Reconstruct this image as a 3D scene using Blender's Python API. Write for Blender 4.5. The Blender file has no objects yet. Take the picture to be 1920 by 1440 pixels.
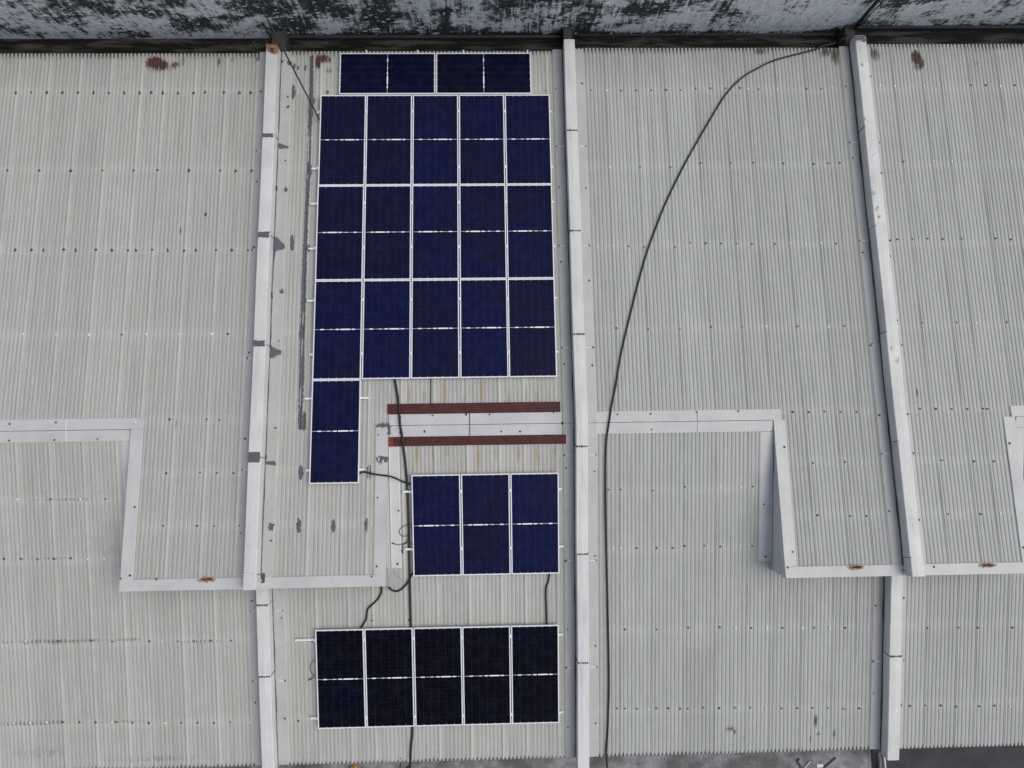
import bpy, math, random
import numpy as np
from mathutils import Matrix, Vector, noise
random.seed(7)
rng = np.random.default_rng(7)
R = math.radians
SC = bpy.context.scene
COL = SC.collection

# ------------------------------------------------------------------ camera, sky, sun, exposure
def cam_matrix(p, r, y):
    cp, sp = math.cos(p), math.sin(p); cr, sr = math.cos(r), math.sin(r); cy, sy = math.cos(y), math.sin(y)
    rx = np.array([[1, 0, 0], [0, cp, -sp], [0, sp, cp]])
    ry = np.array([[cy, 0, sy], [0, 1, 0], [-sy, 0, cy]])
    rz = np.array([[cr, -sr, 0], [sr, cr, 0], [0, 0, 1]])
    return rx @ ry @ rz
CM = cam_matrix(R(2.91111), R(-0.748739), R(-1.467955))
CP = np.array([0.0, 0.08283, 15.94476])
FPX = 1336.137                      # focal length in pixels of the 1920 px wide photograph
cd = bpy.data.cameras.new('camera'); cam = bpy.data.objects.new('camera', cd); COL.objects.link(cam)
m4 = Matrix.Identity(4)
for i in range(3):
    for j in range(3): m4[i][j] = CM[i, j]
    m4[i][3] = CP[i]
cam.matrix_world = m4
cd.sensor_width = 36; cd.lens = 36 * FPX / 1920; cd.clip_start = 0.1; cd.clip_end = 3000
SC.camera = cam

SUN_EL, SUN_AZ = 57, 90             # azimuth clockwise from +Y
w = bpy.data.worlds.new('World'); SC.world = w; w.use_nodes = True
nt = w.node_tree
sky = nt.nodes.new('ShaderNodeTexSky'); sky.sky_type = 'NISHITA'; sky.sun_disc = False
sky.sun_elevation = R(SUN_EL); sky.sun_rotation = R(SUN_AZ)
sky.air_density = 1.0; sky.dust_density = 3.0; sky.ozone_density = 1.0
bg = nt.nodes['Background']; bg.inputs['Strength'].default_value = 0.098
hsv = nt.nodes.new('ShaderNodeHueSaturation'); hsv.inputs['Saturation'].default_value = 0.60      # milky overcast
nt.links.new(sky.outputs[0], hsv.inputs['Color']); nt.links.new(hsv.outputs[0], bg.inputs['Color'])
sd = bpy.data.lights.new('sun', 'SUN'); sd.energy = 1.55; sd.angle = R(60); sd.color = (1.0, 0.97, 0.925)
so = bpy.data.objects.new('sun', sd); COL.objects.link(so)
sv = Vector((math.cos(R(SUN_EL)) * math.sin(R(SUN_AZ)), math.cos(R(SUN_EL)) * math.cos(R(SUN_AZ)), math.sin(R(SUN_EL))))
so.rotation_euler = sv.to_track_quat('Z', 'Y').to_euler(); so.location = (20, 6, 30)
SC.view_settings.view_transform = 'Standard'; SC.view_settings.look = 'None'
SC.view_settings.exposure = 0.06; SC.view_settings.gamma = 1.0; SC.view_settings.use_curve_mapping = False

# ------------------------------------------------------------------ geometry of the place
ANG = 0.114488; SA, CA, TA = math.sin(ANG), math.cos(ANG), math.tan(ANG)
def SU(x, y, h=0.0): return (x, y + h * SA, -TA * y + h * CA)      # rear slope (and its raised tail, y < 0)
def SL(x, y, h=0.0): return (x, y - h * SA, TA * y + h * CA)       # front slope, y < 0
def ray(u, v): return CM @ np.array([(u - 960) / FPX, -(v - 720) / FPX, -1.0])
def hit(n, h, u, v):
    d = ray(u, v); t = (h - n @ CP) / (n @ d); return CP + t * d
NU = np.array([0, SA, CA]); NL = np.array([0, -SA, CA])
def at_u(u, v, h=0.02):
    p = hit(NU, h, u, v); return float(p[0]), float(p[1] - h * SA)          # (x, y) in slope coordinates
def at_l(u, v, h=0.02):
    p = hit(NL, h, u, v); return float(p[0]), float(p[1] + h * SA)
def at_z(u, v, z):
    p = hit(np.array([0, 0, 1.0]), z, u, v); return float(p[0]), float(p[1]), z
def at_y(u, v, y):
    p = hit(np.array([0, 1.0, 0]), y, u, v); return float(p[0]), y, float(p[2])
def P_roof(u, v, h):
    """photo pixel -> point h above whichever slope it lies on"""
    x, y = at_u(u, v, h)
    if y >= 0: return SU(x, y, h)
    x, y = at_l(u, v, h); return SL(x, min(y, 0), h)
PITCH = 0.091
def prof(x, x0, wv=0.20, dp=0.0130):
    u = np.abs(((x - x0) / PITCH) % 1.0 - 0.5)           # 0 in the valley, 0.5 on the crest
    t = np.clip((u - 0.02) / wv, 0, 1)
    return 0.001 + (0.0140 - dp) + dp * t * t * (3 - 2 * t) + 0.0018 * np.cos((u - 0.5) * 2 * np.pi)
U_PURL = [8.06, 6.09, 4.12, 2.14, 0.20, -0.95, -2.10]
L_PURL = [-1.53, -2.88, -4.75, -6.64]

# ------------------------------------------------------------------ object helpers
def tag(o, label=None, cat=None, group=None, kind=None):
    if label: o['label'] = label
    if cat: o['category'] = cat
    if group: o['group'] = group
    if kind: o['kind'] = kind
    return o
def empty(name, loc, label, cat, group=None):
    o = bpy.data.objects.new(name, None); COL.objects.link(o); o.location = loc
    o.empty_display_size = 0.2
    bpy.context.view_layer.update()
    return tag(o, label, cat, group)
def put(o, parent):
    COL.objects.link(o)
    if parent:
        o.parent = parent
        g = parent; off = Vector((0, 0, 0))
        while g: off += g.location; g = g.parent
        o.location = o.location - off
    return o
class MB:
    def __init__(s): s.v = []; s.f = []; s.m = []; s.sm = []
    def face(s, pts, m=0, sm=False):
        b = len(s.v); s.v += [tuple(p) for p in pts]; s.f.append(tuple(range(b, b + len(pts)))); s.m.append(m); s.sm.append(sm)
    def hexa(s, a, b, m=0):
        """a: four bottom points, b: four top points, counter-clockwise from above"""
        k = len(s.v); s.v += [tuple(p) for p in a] + [tuple(p) for p in b]
        for f in ((3, 2, 1, 0), (4, 5, 6, 7), (0, 1, 5, 4), (1, 2, 6, 5), (2, 3, 7, 6), (3, 0, 4, 7)):
            s.f.append(tuple(k + i for i in f)); s.m.append(m); s.sm.append(False)
    def box(s, x0, x1, y0, y1, z0, z1, m=0):
        s.hexa([(x0, y0, z0), (x1, y0, z0), (x1, y1, z0), (x0, y1, z0)], [(x0, y0, z1), (x1, y0, z1), (x1, y1, z1), (x0, y1, z1)], m)
    def slab(s, fn, x0, x1, y0, y1, h0, h1, m=0):
        s.hexa([fn(x0, y0, h0), fn(x1, y0, h0), fn(x1, y1, h0), fn(x0, y1, h0)], [fn(x0, y0, h1), fn(x1, y0, h1), fn(x1, y1, h1), fn(x0, y1, h1)], m)
    def tube(s, pts, r, n=8, m=0):
        pts = [Vector(p) for p in pts]; k = len(s.v); up = Vector((0, 0, 1))
        for i, p in enumerate(pts):
            t = (pts[min(i + 1, len(pts) - 1)] - pts[max(i - 1, 0)]).normalized()
            a = t.cross(up); a = a.normalized() if a.length > 1e-4 else Vector((1, 0, 0)); b = a.cross(t)
            for j in range(n):
                q = 2 * math.pi * j / n; s.v.append(tuple(p + (a * math.cos(q) + b * math.sin(q)) * r))
        for i in range(len(pts) - 1):
            for j in range(n):
                s.f.append((k + i * n + j, k + i * n + (j + 1) % n, k + (i + 1) * n + (j + 1) % n, k + (i + 1) * n + j)); s.m.append(m); s.sm.append(True)
        s.f.append(tuple(k + j for j in reversed(range(n)))); s.m.append(m); s.sm.append(False)
        e = k + (len(pts) - 1) * n; s.f.append(tuple(e + j for j in range(n))); s.m.append(m); s.sm.append(False)
    def build(s, name, mats, parent=None, origin=None):
        me = bpy.data.meshes.new(name)
        v = s.v
        if origin: v = [(p[0] - origin[0], p[1] - origin[1], p[2] - origin[2]) for p in v]
        me.from_pydata(v, [], s.f)
        for m in (mats if isinstance(mats, (list, tuple)) else [mats]): me.materials.append(m)
        me.polygons.foreach_set('material_index', s.m); me.polygons.foreach_set('use_smooth', s.sm); me.update()
        o = bpy.data.objects.new(name, me)
        if origin: o.location = origin
        return put(o, parent)
def spline(pts, n=8):
    pts = [Vector(p) for p in pts]; out = []
    for i in range(len(pts) - 1):
        p0 = pts[max(i - 1, 0)]; p1 = pts[i]; p2 = pts[i + 1]; p3 = pts[min(i + 2, len(pts) - 1)]
        for k in range(n):
            t = k / n
            out.append(0.5 * ((2 * p1) + (p2 - p0) * t + (2 * p0 - 5 * p1 + 4 * p2 - p3) * t * t + (3 * p1 - p0 - 3 * p2 + p3) * t ** 3))
    return out + [pts[-1]]

# ------------------------------------------------------------------ materials
class NT:
    def __init__(s, name):
        s.mat = bpy.data.materials.new(name); s.mat.use_nodes = True; s.t = s.mat.node_tree; s.b = s.t.nodes['Principled BSDF']
    def n(s, typ, **kw):
        o = s.t.nodes.new(typ)
        for k, v in kw.items():
            if k.startswith('i_'):
                key = k[2:]; key = int(key) if key.isdigit() else key
                o.inputs[key].default_value = v
            else: setattr(o, k, v)
        return o
    def l(s, a, b): s.t.links.new(a, b)
    def coord(s, scale=(1, 1, 1), kind='Object', loc=(0, 0, 0)):
        if kind == 'World': src = s.n('ShaderNodeNewGeometry').outputs['Position']
        else: src = s.n('ShaderNodeTexCoord').outputs[kind]
        mp = s.n('ShaderNodeMapping'); mp.inputs['Scale'].default_value = scale; mp.inputs['Location'].default_value = loc
        s.l(src, mp.inputs[0]); return mp.outputs[0]
    def noise(s, vec, scale, detail=4, rough=0.55):
        o = s.n('ShaderNodeTexNoise'); o.inputs['Scale'].default_value = scale; o.inputs['Detail'].default_value = detail; o.inputs['Roughness'].default_value = rough
        s.l(vec, o.inputs['Vector']); return o.outputs['Fac']
    def ramp(s, fac, stops):
        o = s.n('ShaderNodeValToRGB'); e = o.color_ramp.elements
        while len(e) < len(stops): e.new(0.5)
        for k, (p, c) in enumerate(stops):
            e[k].position = p; e[k].color = (c, c, c, 1) if not isinstance(c, tuple) else (*c, 1)
        s.l(fac, o.inputs[0]); return o.outputs[0]
    def mix(s, f, a, b, blend='MIX'):
        o = s.n('ShaderNodeMix', data_type='RGBA', blend_type=blend)
        for sock, v in ((o.inputs[0], f), (o.inputs[6], a), (o.inputs[7], b)):
            if hasattr(v, 'links'): s.l(v, sock)
            elif isinstance(v, (int, float)): sock.default_value = v
            else: sock.default_value = (*v, 1)
        return o.outputs[2]
    def math(s, op, a, b=0.0, c=None):
        o = s.n('ShaderNodeMath', operation=op)
        for i, v in enumerate((a, b) if c is None else (a, b, c)):
            if hasattr(v, 'links'): s.l(v, o.inputs[i])
            else: o.inputs[i].default_value = v
        return o.outputs[0]
    def bump(s, h, strength, dist=0.01):
        o = s.n('ShaderNodeBump'); o.inputs['Strength'].default_value = strength; o.inputs['Distance'].default_value = dist
        s.l(h, o.inputs['Height']); s.l(o.outputs[0], s.b.inputs['Normal'])
    def fin(s, col=None, rough=0.6, metal=0.0, spec=0.5):
        if col is not None:
            if hasattr(col, 'links'): s.l(col, s.b.inputs['Base Color'])
            else: s.b.inputs['Base Color'].default_value = (*col, 1)
        if hasattr(rough, 'links'): s.l(rough, s.b.inputs['Roughness'])
        else: s.b.inputs['Roughness'].default_value = rough
        s.b.inputs['Metallic'].default_value = metal; s.b.inputs['Specular IOR Level'].default_value = spec
        return s.mat
def mottled(name, a, b, scale=3.0, rough=0.6, metal=0.0, spec=0.4, stretch=(1, 1, 1), detail=5, fine=0.15, bump=0.0):
    t = NT(name); c = t.coord(stretch, 'World')
    f = t.ramp(t.noise(c, scale, detail, 0.6), [(0.3, 0.0), (0.7, 1.0)])
    g = t.noise(t.coord((1, 1, 1), 'World'), 60, 3, 0.6)
    col = t.mix(f, a, b)
    col = t.mix(fine, col, t.ramp(g, [(0.3, 0.25), (0.75, 0.9)]), 'OVERLAY')
    if bump: t.bump(g, bump, 0.004)
    return t.fin(col, rough, metal, spec)

def roof_material(name, ca, cb):
    t = NT(name)
    c = t.coord((1, 1, 1), 'World')
    big = t.ramp(t.noise(c, 0.55, 5, 0.6), [(0.32, 0.0), (0.68, 1.0)])
    streak = t.ramp(t.noise(t.coord((9, 0.7, 0.7), 'World'), 1.0, 5, 0.65), [(0.3, 0.0), (0.72, 1.0)])
    blot = t.ramp(t.noise(c, 4.0, 6, 0.7), [(0.35, 0.0), (0.75, 1.0)])
    fine = t.noise(c, 45, 4, 0.7)
    col = t.mix(big, ca, cb)
    sheet = t.ramp(t.noise(t.coord((1.45, 0.03, 0.03), 'World'), 1.0, 2, 0.5), [(0.35, 0.0), (0.65, 1.0)])
    col = t.mix(t.math('MULTIPLY', sheet, 0.42), col, (0.374, 0.374, 0.352))
    col = t.mix(t.math('MULTIPLY', streak, 0.62), col, (0.480, 0.495, 0.480))
    grime = t.ramp(t.noise(t.coord((12, 0.5, 0.5), 'World', (5, 0, 0)), 1.0, 5, 0.7), [(0.48, 0.0), (0.75, 1.0)])
    col = t.mix(t.math('MULTIPLY', grime, 0.58), col, (0.285, 0.280, 0.255))
    col = t.mix(t.math('MULTIPLY', blot, 0.36), col, (0.330, 0.338, 0.318))
    col = t.mix(0.22, col, t.ramp(fine, [(0.3, 0.22), (0.75, 0.85)]), 'OVERLAY')
    at = t.n('ShaderNodeAttribute', attribute_name='wear_and_tone')
    sep = t.n('ShaderNodeSeparateColor'); t.l(at.outputs['Color'], sep.inputs[0])
    tone = t.n('ShaderNodeCombineColor')
    for i in range(3): t.l(at.outputs['Alpha'], tone.inputs[i])
    col = t.mix(1.0, col, tone.outputs[0], 'MULTIPLY')
    rag = t.noise(t.coord((40, 15, 15), 'World'), 1.0, 6, 0.8); ragy = t.noise(t.coord((30, 5, 5), 'World'), 1.0, 5, 0.7)
    def mask(ch, rg, lo=0.0, hi=0.25):
        return t.ramp(t.math('SUBTRACT', ch, t.math('MULTIPLY', t.math('SUBTRACT', rg, 0.22), 1.25)), [(lo, 0.0), (hi, 1.0)])
    drip = t.math('MULTIPLY', mask(sep.outputs[0], ragy, -0.0, 0.5), 0.62)
    col = t.mix(drip, col, (0.34, 0.24, 0.10))
    col = t.mix(t.math('MULTIPLY', mask(sep.outputs[1], ragy, 0.0, 0.45), 0.9), col, (0.055, 0.050, 0.042))
    rust = t.ramp(t.math('SUBTRACT', sep.outputs[2], t.math('MULTIPLY', t.math('SUBTRACT', t.math('ADD', t.math('MULTIPLY', rag, .6), t.math('MULTIPLY', ragy, .4)), 0.20), 2.0)), [(0.0, 0.0), (0.22, 1.0)])
    col = t.mix(rust, col, t.mix(rag, (0.036, 0.017, 0.014), (0.135, 0.058, 0.042)))
    return t.fin(col, 0.55, 0.0, 0.35)
M = {}
M['roof'] = roof_material('weathered_corrugated_metal', (0.384, 0.408, 0.394), (0.420, 0.438, 0.418))
M['roof_warm'] = roof_material('beige_weathered_corrugated_metal', (0.406, 0.403, 0.374), (0.440, 0.435, 0.402))
M['flash'] = mottled('galvanised_flashing', (0.392, 0.396, 0.394), (0.462, 0.464, 0.458), 1.6, 0.45, 0.0, 0.5)
M['cap'] = mottled('painted_parapet_capping', (0.60, 0.61, 0.62), (0.70, 0.705, 0.71), 1.3, 0.45, 0.0, 0.5)
def cap_material():
    t = NT('grimy_painted_capping'); c = t.coord((1, 1, 1), 'World')
    a = t.ramp(t.noise(c, 1.1, 5, 0.6), [(0.3, 0.0), (0.7, 1.0)])
    col = t.mix(a, (0.58, 0.585, 0.585), (0.70, 0.70, 0.69))
    st = t.ramp(t.noise(t.coord((14, 1.2, 3), 'World'), 1.0, 6, 0.7), [(0.48, 0.0), (0.78, 1.0)])
    col = t.mix(t.math('MULTIPLY', st, 0.35), col, (0.36, 0.355, 0.335))
    sp = t.ramp(t.noise(c, 9, 6, 0.8), [(0.60, 0.0), (0.72, 1.0)])
    col = t.mix(t.math('MULTIPLY', sp, 0.28), col, (0.28, 0.27, 0.25))
    t.bump(t.noise(t.coord((3, 3, 3), 'World'), 1.5, 2, 0.5), 0.35, 0.03)
    return t.fin(col, 0.5, 0, 0.4)
M['cap'] = cap_material()
M['flash_pale'] = mottled('pale_flashing', (0.475, 0.485, 0.485), (0.58, 0.585, 0.58), 1.6, 0.45, 0.0, 0.4)
M['cheek'] = mottled('cheek_sheet', (0.50, 0.515, 0.53), (0.60, 0.61, 0.62), 1.2, 0.5, 0.0, 0.4)
M['render'] = mottled('cement_render', (0.20, 0.20, 0.19), (0.32, 0.31, 0.29), 1.5, 0.9, 0, 0.2)
M['seal'] = mottled('grey_sealant', (0.080, 0.082, 0.100), (0.135, 0.138, 0.160), 14, 0.7, 0, 0.3, (3, 1, 1))
M['seal_and_shade_dark'] = mottled('dark_sealant_and_gap_shade', (0.045, 0.046, 0.055), (0.09, 0.09, 0.10), 16, 0.7, 0, 0.3)
M['silicone'] = mottled('white_silicone', (0.72, 0.72, 0.74), (0.82, 0.82, 0.83), 9, 0.4, 0, 0.5)
M['black'] = mottled('black_cable_sheath', (0.008, 0.009, 0.010), (0.018, 0.020, 0.022), 5, 0.45, 0, 0.4)
M['bolt'] = mottled('dark_bolt', (0.05, 0.048, 0.045), (0.10, 0.09, 0.08), 30, 0.6, 0, 0.4)
M['alu'] = mottled('anodised_aluminium', (0.74, 0.765, 0.80), (0.82, 0.84, 0.87), 2.5, 0.38, 0.0, 0.5)
M['red'] = mottled('red_oxide_strip', (0.030, 0.0095, 0.0095), (0.095, 0.0215, 0.0165), 5.5, 0.6, 0, 0.35, (1, 2, 1), 7, .3)
M['orange'] = mottled('bright_red_lead', (0.15, 0.026, 0.010), (0.22, 0.045, 0.016), 9, 0.55, 0, 0.4)
M['rust'] = mottled('rust', (0.055, 0.024, 0.012), (0.15, 0.065, 0.028), 16, 0.9, 0, 0.1)
M['rust_pale'] = mottled('pale_rust_bloom', (0.24, 0.15, 0.085), (0.36, 0.29, 0.22), 14, 0.8, 0, 0.2)
M['ground'] = mottled('yard_ground', (0.09, 0.09, 0.085), (0.14, 0.135, 0.125), 0.4, 0.95, 0, 0.2)
M['asphalt'] = mottled('bitumen_membrane', (0.038, 0.038, 0.044), (0.068, 0.068, 0.076), 1.4, 0.85, 0, 0.3)
M['white'] = mottled('white_plastic', (0.65, 0.65, 0.65), (0.75, 0.75, 0.75), 6, 0.5, 0, 0.4)
M['yellow'] = mottled('yellow_plastic', (0.62, 0.33, 0.02), (0.70, 0.40, 0.03), 6, 0.4, 0, 0.5)
M['tan'] = mottled('tan_scrap', (0.24, 0.13, 0.055), (0.34, 0.20, 0.10), 12, 0.8, 0, 0.2)
M['leaf'] = mottled('weed_leaf', (0.045, 0.075, 0.02), (0.11, 0.13, 0.04), 20, 0.7, 0, 0.3)
M['dark'] = mottled('dark_opening', (0.03, 0.03, 0.03), (0.05, 0.05, 0.05), 4, 0.9, 0, 0.2)

def slab_material():
    t = NT('stained_concrete'); c = t.coord((1, 1, 1), 'World')
    a = t.ramp(t.noise(c, 1.4, 6, 0.65), [(0.40, 0.0), (0.60, 1.0)])
    b = t.ramp(t.noise(c, 3.4, 7, 0.75), [(0.45, 0.0), (0.60, 1.0)])
    col = t.mix(a, (0.105, 0.105, 0.115), (0.28, 0.28, 0.30))
    col = t.mix(t.math('MULTIPLY', b, 0.6), col, (0.10, 0.088, 0.068))
    col = t.mix(0.3, col, t.ramp(t.noise(c, 40, 4, 0.7), [(0.3, 0.2), (0.75, 0.9)]), 'OVERLAY')
    return t.fin(col, 0.75, 0, 0.4)
M['slab'] = slab_material()
def gutter_material():
    t = NT('damp_gutter_concrete'); c = t.coord((1, 1, 1), 'World')
    a = t.ramp(t.noise(t.coord((0.5, 3.5, 1), 'World'), 1.6, 7, 0.7), [(0.47, 0.0), (0.60, 1.0)])
    col = t.mix(a, (0.006, 0.006, 0.005), (0.062, 0.057, 0.052))
    col = t.mix(0.4, col, t.ramp(t.noise(c, 30, 5, 0.7), [(0.3, 0.2), (0.8, 0.8)]), 'OVERLAY')
    return t.fin(col, 0.8, 0, 0.25)
M['gutter'] = gutter_material()
M['tar'] = mottled('bitumen_band', (0.020, 0.021, 0.028), (0.042, 0.042, 0.054), 2.5, 0.6, 0, 0.4)

def wall_material():
    t = NT('mould_blackened_whitewash'); c = t.coord((1, 1, 1), 'World')
    sx = t.n('ShaderNodeSeparateXYZ'); t.l(c, sx.inputs[0])
    # how much of the old whitewash survives along the wall
    zx = t.math('DIVIDE', t.math('ADD', sx.outputs[0], 14.0), 28.0)
    zone = t.ramp(zx, [((x + 14) / 28, v) for x, v in ((-13.2, .80), (-11, .62), (-9, .42), (-6.8, .52), (-4.9, .22), (-3.6, .48), (-.8, .34), (.8, .52), (3.4, .55), (5.5, .74), (7.6, .95), (8.9, .80), (10, .45), (11.8, .78), (13.2, .7))])
    zone = t.math('ADD', zone, t.math('MULTIPLY', t.math('SUBTRACT', t.noise(t.coord((.8, 1, 1.6), 'World'), 1.0, 4, 0.6), 0.5), 0.9))
    zone = t.math('ADD', t.math('MULTIPLY', zone, .8), 0.20)
    wob = t.noise(c, 5.0, 5, 0.65); cmb = t.n('ShaderNodeCombineXYZ')
    for i in (0, 2): t.l(t.math('MULTIPLY', wob, 1.6), cmb.inputs[i])
    streak = t.noise(t.coord((15, 1, 1.2), 'World'), 1.0, 6, 0.7); grit = t.noise(t.coord((8, 1, 13), 'World'), 1.0, 6, 0.75)
    patch = t.math('ADD', t.math('MULTIPLY', t.math('SUBTRACT', t.noise(t.coord((1.2, 1, 1.5), 'World', (2.3, 0, 7.1)), 1.0, 9, 0.74), 0.5), 1.35), 0.5)
    v = t.math('ADD', t.math('ADD', patch, t.math('MULTIPLY', t.math('SUBTRACT', streak, 0.5), 0.62)), t.math('MULTIPLY', t.math('SUBTRACT', grit, 0.5), 0.42))
    low = t.math('MULTIPLY', t.ramp(t.math('ADD', sx.outputs[2], 1.6), [(0.30, 1.0), (0.52, 0.0)]), 0.10)          # bottom band kept its whitewash
    v = t.math('SUBTRACT', v, t.math('ADD', low, t.math('MULTIPLY', t.math('SUBTRACT', zone, 0.5), 0.36)))
    foot = t.math('MULTIPLY', t.ramp(t.math('ADD', sx.outputs[2], 1.6), [(0.30, 1.0), (0.48, 0.0)]), t.math('GREATER_THAN', sx.outputs[0], -5.1))
    v = t.math('ADD', v, t.math('MULTIPLY', foot, 0.30))
    black = t.ramp(v, [(0.40, 0.0), (0.455, 0.55), (0.54, 1.0)])
    flakes = None
    for sc in ((3.6, 1, 6.5), (7.5, 1, 13.0)):
        vadd = t.n('ShaderNodeVectorMath', operation='ADD'); t.l(t.coord(sc, 'World'), vadd.inputs[0]); t.l(cmb.outputs[0], vadd.inputs[1])
        vor = t.n('ShaderNodeTexVoronoi'); vor.inputs['Scale'].default_value = 1.0; t.l(vadd.outputs[0], vor.inputs['Vector'])
        sep = t.n('ShaderNodeSeparateColor'); t.l(vor.outputs['Color'], sep.inputs[0])
        r = t.math('SUBTRACT', t.math('MULTIPLY', sep.outputs[0], 0.75), 0.32)
        f = t.ramp(t.math('SUBTRACT', r, vor.outputs['Distance']), [(0.0, 0.0), (0.07, 1.0)])
        flakes = f if flakes is None else t.math('MAXIMUM', flakes, f)
    thin = t.ramp(t.math('ADD', t.math('MULTIPLY', streak, .6), t.math('MULTIPLY', grit, .5)), [(0.60, 0.0), (0.68, 1.0)])
    black = t.math('MULTIPLY', black, t.math('SUBTRACT', 1.0, t.math('MULTIPLY', flakes, 0.95)))
    black = t.math('MAXIMUM', black, t.math('MULTIPLY', thin, 0.55))
    white = t.math('SUBTRACT', 1.0, black)
    tone = t.ramp(t.noise(c, 8, 6, 0.75), [(0.3, 0.0), (0.7, 1.0)])
    wh = t.mix(tone, (0.40, 0.435, 0.46), (0.78, 0.81, 0.83))
    dk = t.mix(tone, (0.014, 0.017, 0.017), (0.065, 0.072, 0.070))
    col = t.mix(white, dk, wh)
    t.bump(white, 0.25, 0.01)
    return t.fin(col, 0.9, 0, 0.2)
M['mould'] = wall_material(); M['stub'] = mottled('damp_dark_concrete', (0.030, 0.028, 0.027), (0.075, 0.070, 0.066), 4, 0.8, 0, 0.3)

def cell_material(name, lo, hi, c3_):
    t = NT(name)
    tc = t.n('ShaderNodeTexCoord').outputs['Object']; xyz = t.n('ShaderNodeSeparateXYZ'); t.l(tc, xyz.inputs[0])
    oi = t.n('ShaderNodeObjectInfo')
    def lines(co, pitch, wd, off=0.0):
        fr = t.math('FRACT', t.math('ADD', t.math('DIVIDE', co, pitch), off))
        d = t.math('ABSOLUTE', t.math('SUBTRACT', fr, 0.5))
        return t.math('GREATER_THAN', d, 0.5 - wd / pitch / 2)
    vx = lines(xyz.outputs[0], 0.1745, 0.004, 0.0)           # gaps between the six columns
    vy = lines(xyz.outputs[1], 0.0925, 0.0025, 0.0)
    bus = lines(xyz.outputs[0], 0.01745, 0.0016, 0.5)
    shift = t.n('ShaderNodeVectorMath', operation='ADD'); t.l(t.coord((1, 1, 1), 'World'), shift.inputs[0])
    c3 = t.n('ShaderNodeCombineXYZ'); t.l(t.math('MULTIPLY', oi.outputs['Random'], 40), c3.inputs[2]); t.l(c3.outputs[0], shift.inputs[1])
    n1 = t.n('ShaderNodeTexNoise'); n1.inputs['Scale'].default_value = 0.75; n1.inputs['Detail'].default_value = 2
    t.l(shift.outputs[0], n1.inputs['Vector'])
    hue = t.ramp(t.math('ADD', n1.outputs['Fac'], t.math('MULTIPLY', t.math('SUBTRACT', oi.outputs['Random'], 0.5), 0.35)), [(0.36, 0.0), (0.66, 1.0)])
    cellr = t.n('ShaderNodeTexWhiteNoise', noise_dimensions='3D')
    fl = t.n('ShaderNodeVectorMath', operation='FLOOR'); mp = t.n('ShaderNodeVectorMath', operation='DIVIDE'); mp.inputs[1].default_value = (0.1745, 0.0925, 1)
    t.l(tc, mp.inputs[0]); t.l(mp.outputs[0], fl.inputs[0]); t.l(fl.outputs[0], cellr.inputs['Vector'])
    col = t.mix(hue, lo, hi)
    col = t.mix(t.math('MULTIPLY', cellr.outputs['Value'], 0.25), col, c3_)
    col = t.mix(t.math('MULTIPLY', bus, 0.10), col, (0.05, 0.055, 0.08))
    col = t.mix(t.math('MULTIPLY', vy, 0.20), col, (0.08, 0.085, 0.12))
    col = t.mix(t.math('MULTIPLY', vx, 0.24), col, (0.10, 0.11, 0.16))
    dust = t.noise(t.coord((1, 1, 1), 'World'), 5, 5, 0.7)
    col = t.mix(t.math('MULTIPLY', t.ramp(dust, [(0.45, 0.0), (0.85, 1.0)]), 0.03), col, (0.3, 0.3, 0.3))
    return t.fin(col, 0.20, 0, 0.10)
M['cells'] = cell_material('navy_solar_cells', (0.0062, 0.0066, 0.0300), (0.0035, 0.0075, 0.0460), (0.0065, 0.0065, 0.0380))
M['cells_dim_reflect'] = cell_material('painted_dim_reflection_cells', (0.0032, 0.0040, 0.0150), (0.0022, 0.0038, 0.0250), (0.003, 0.003, 0.016))  # navy cells with the dark wall's reflection painted into their colour
M['cells_dark_reflect'] = cell_material('painted_dark_reflection_cells', (0.0010, 0.0012, 0.0050), (0.0008, 0.0014, 0.0100), (0.001, 0.001, 0.006))  # same cells, a near-black reflection painted into the colour
M['tab'] = mottled('white_backsheet', (0.86, 0.88, 0.90), (0.92, 0.93, 0.94), 3, 0.4, 0, 0.4)

# ------------------------------------------------------------------ the four buildings and their corrugated slopes
WALLS = [(-5.30, -5.03), (1.79, 2.05), (8.895, 9.17)]       # party walls (x range of the capping)
BLD = dict(
    far_left=dict(x0=-12.30, x1=-5.30, seams=[-12.72, -11.99, -11.262, -10.534, -9.806, -9.078, -8.35, -7.804, -7.076, -6.348, -5.62], eave=9.04),
    mid=dict(x0=-5.03, x1=1.79, seams=[-5.54, -4.812, -4.084, -3.356, -2.81, -2.082, -1.354, -0.626, 0.102, 0.648, 1.376], eave=9.09),
    right=dict(x0=2.05, x1=8.895, seams=[2.10, 2.83, 3.558, 4.286, 5.014, 5.742, 6.288, 7.016, 7.744, 8.29], eave=9.17),
    far_right=dict(x0=9.17, x1=14.9, seams=[9.212, 9.94, 10.668, 11.123, 11.851, 12.579, 13.307, 14.035], eave=9.27))
GROUND_Z = -6.0
LABEL = dict(
    far_left='leftmost corrugated roof house with a dark rust patch at its back edge',
    mid='corrugated roof house that carries all the solar panels, between left and middle party walls',
    right='corrugated roof house crossed by the long curving black cable, no solar panels on it',
    far_right='rightmost corrugated roof house, beyond the white-topped right party wall at the photo edge')
# raised tails of the rear slope: (x0, x1) per building
TAIL = dict(far_left=(-7.99, -5.30), mid=(-5.03, -2.37), right=(6.29, 8.895), far_right=(9.17, 11.82))
def hcorr(b, x):
    s = BLD[b]['seams']; x0 = s[0]
    for q in s:
        if q <= x: x0 = q
    return float(prof(np.array(x), x0)) + 0.004
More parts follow.
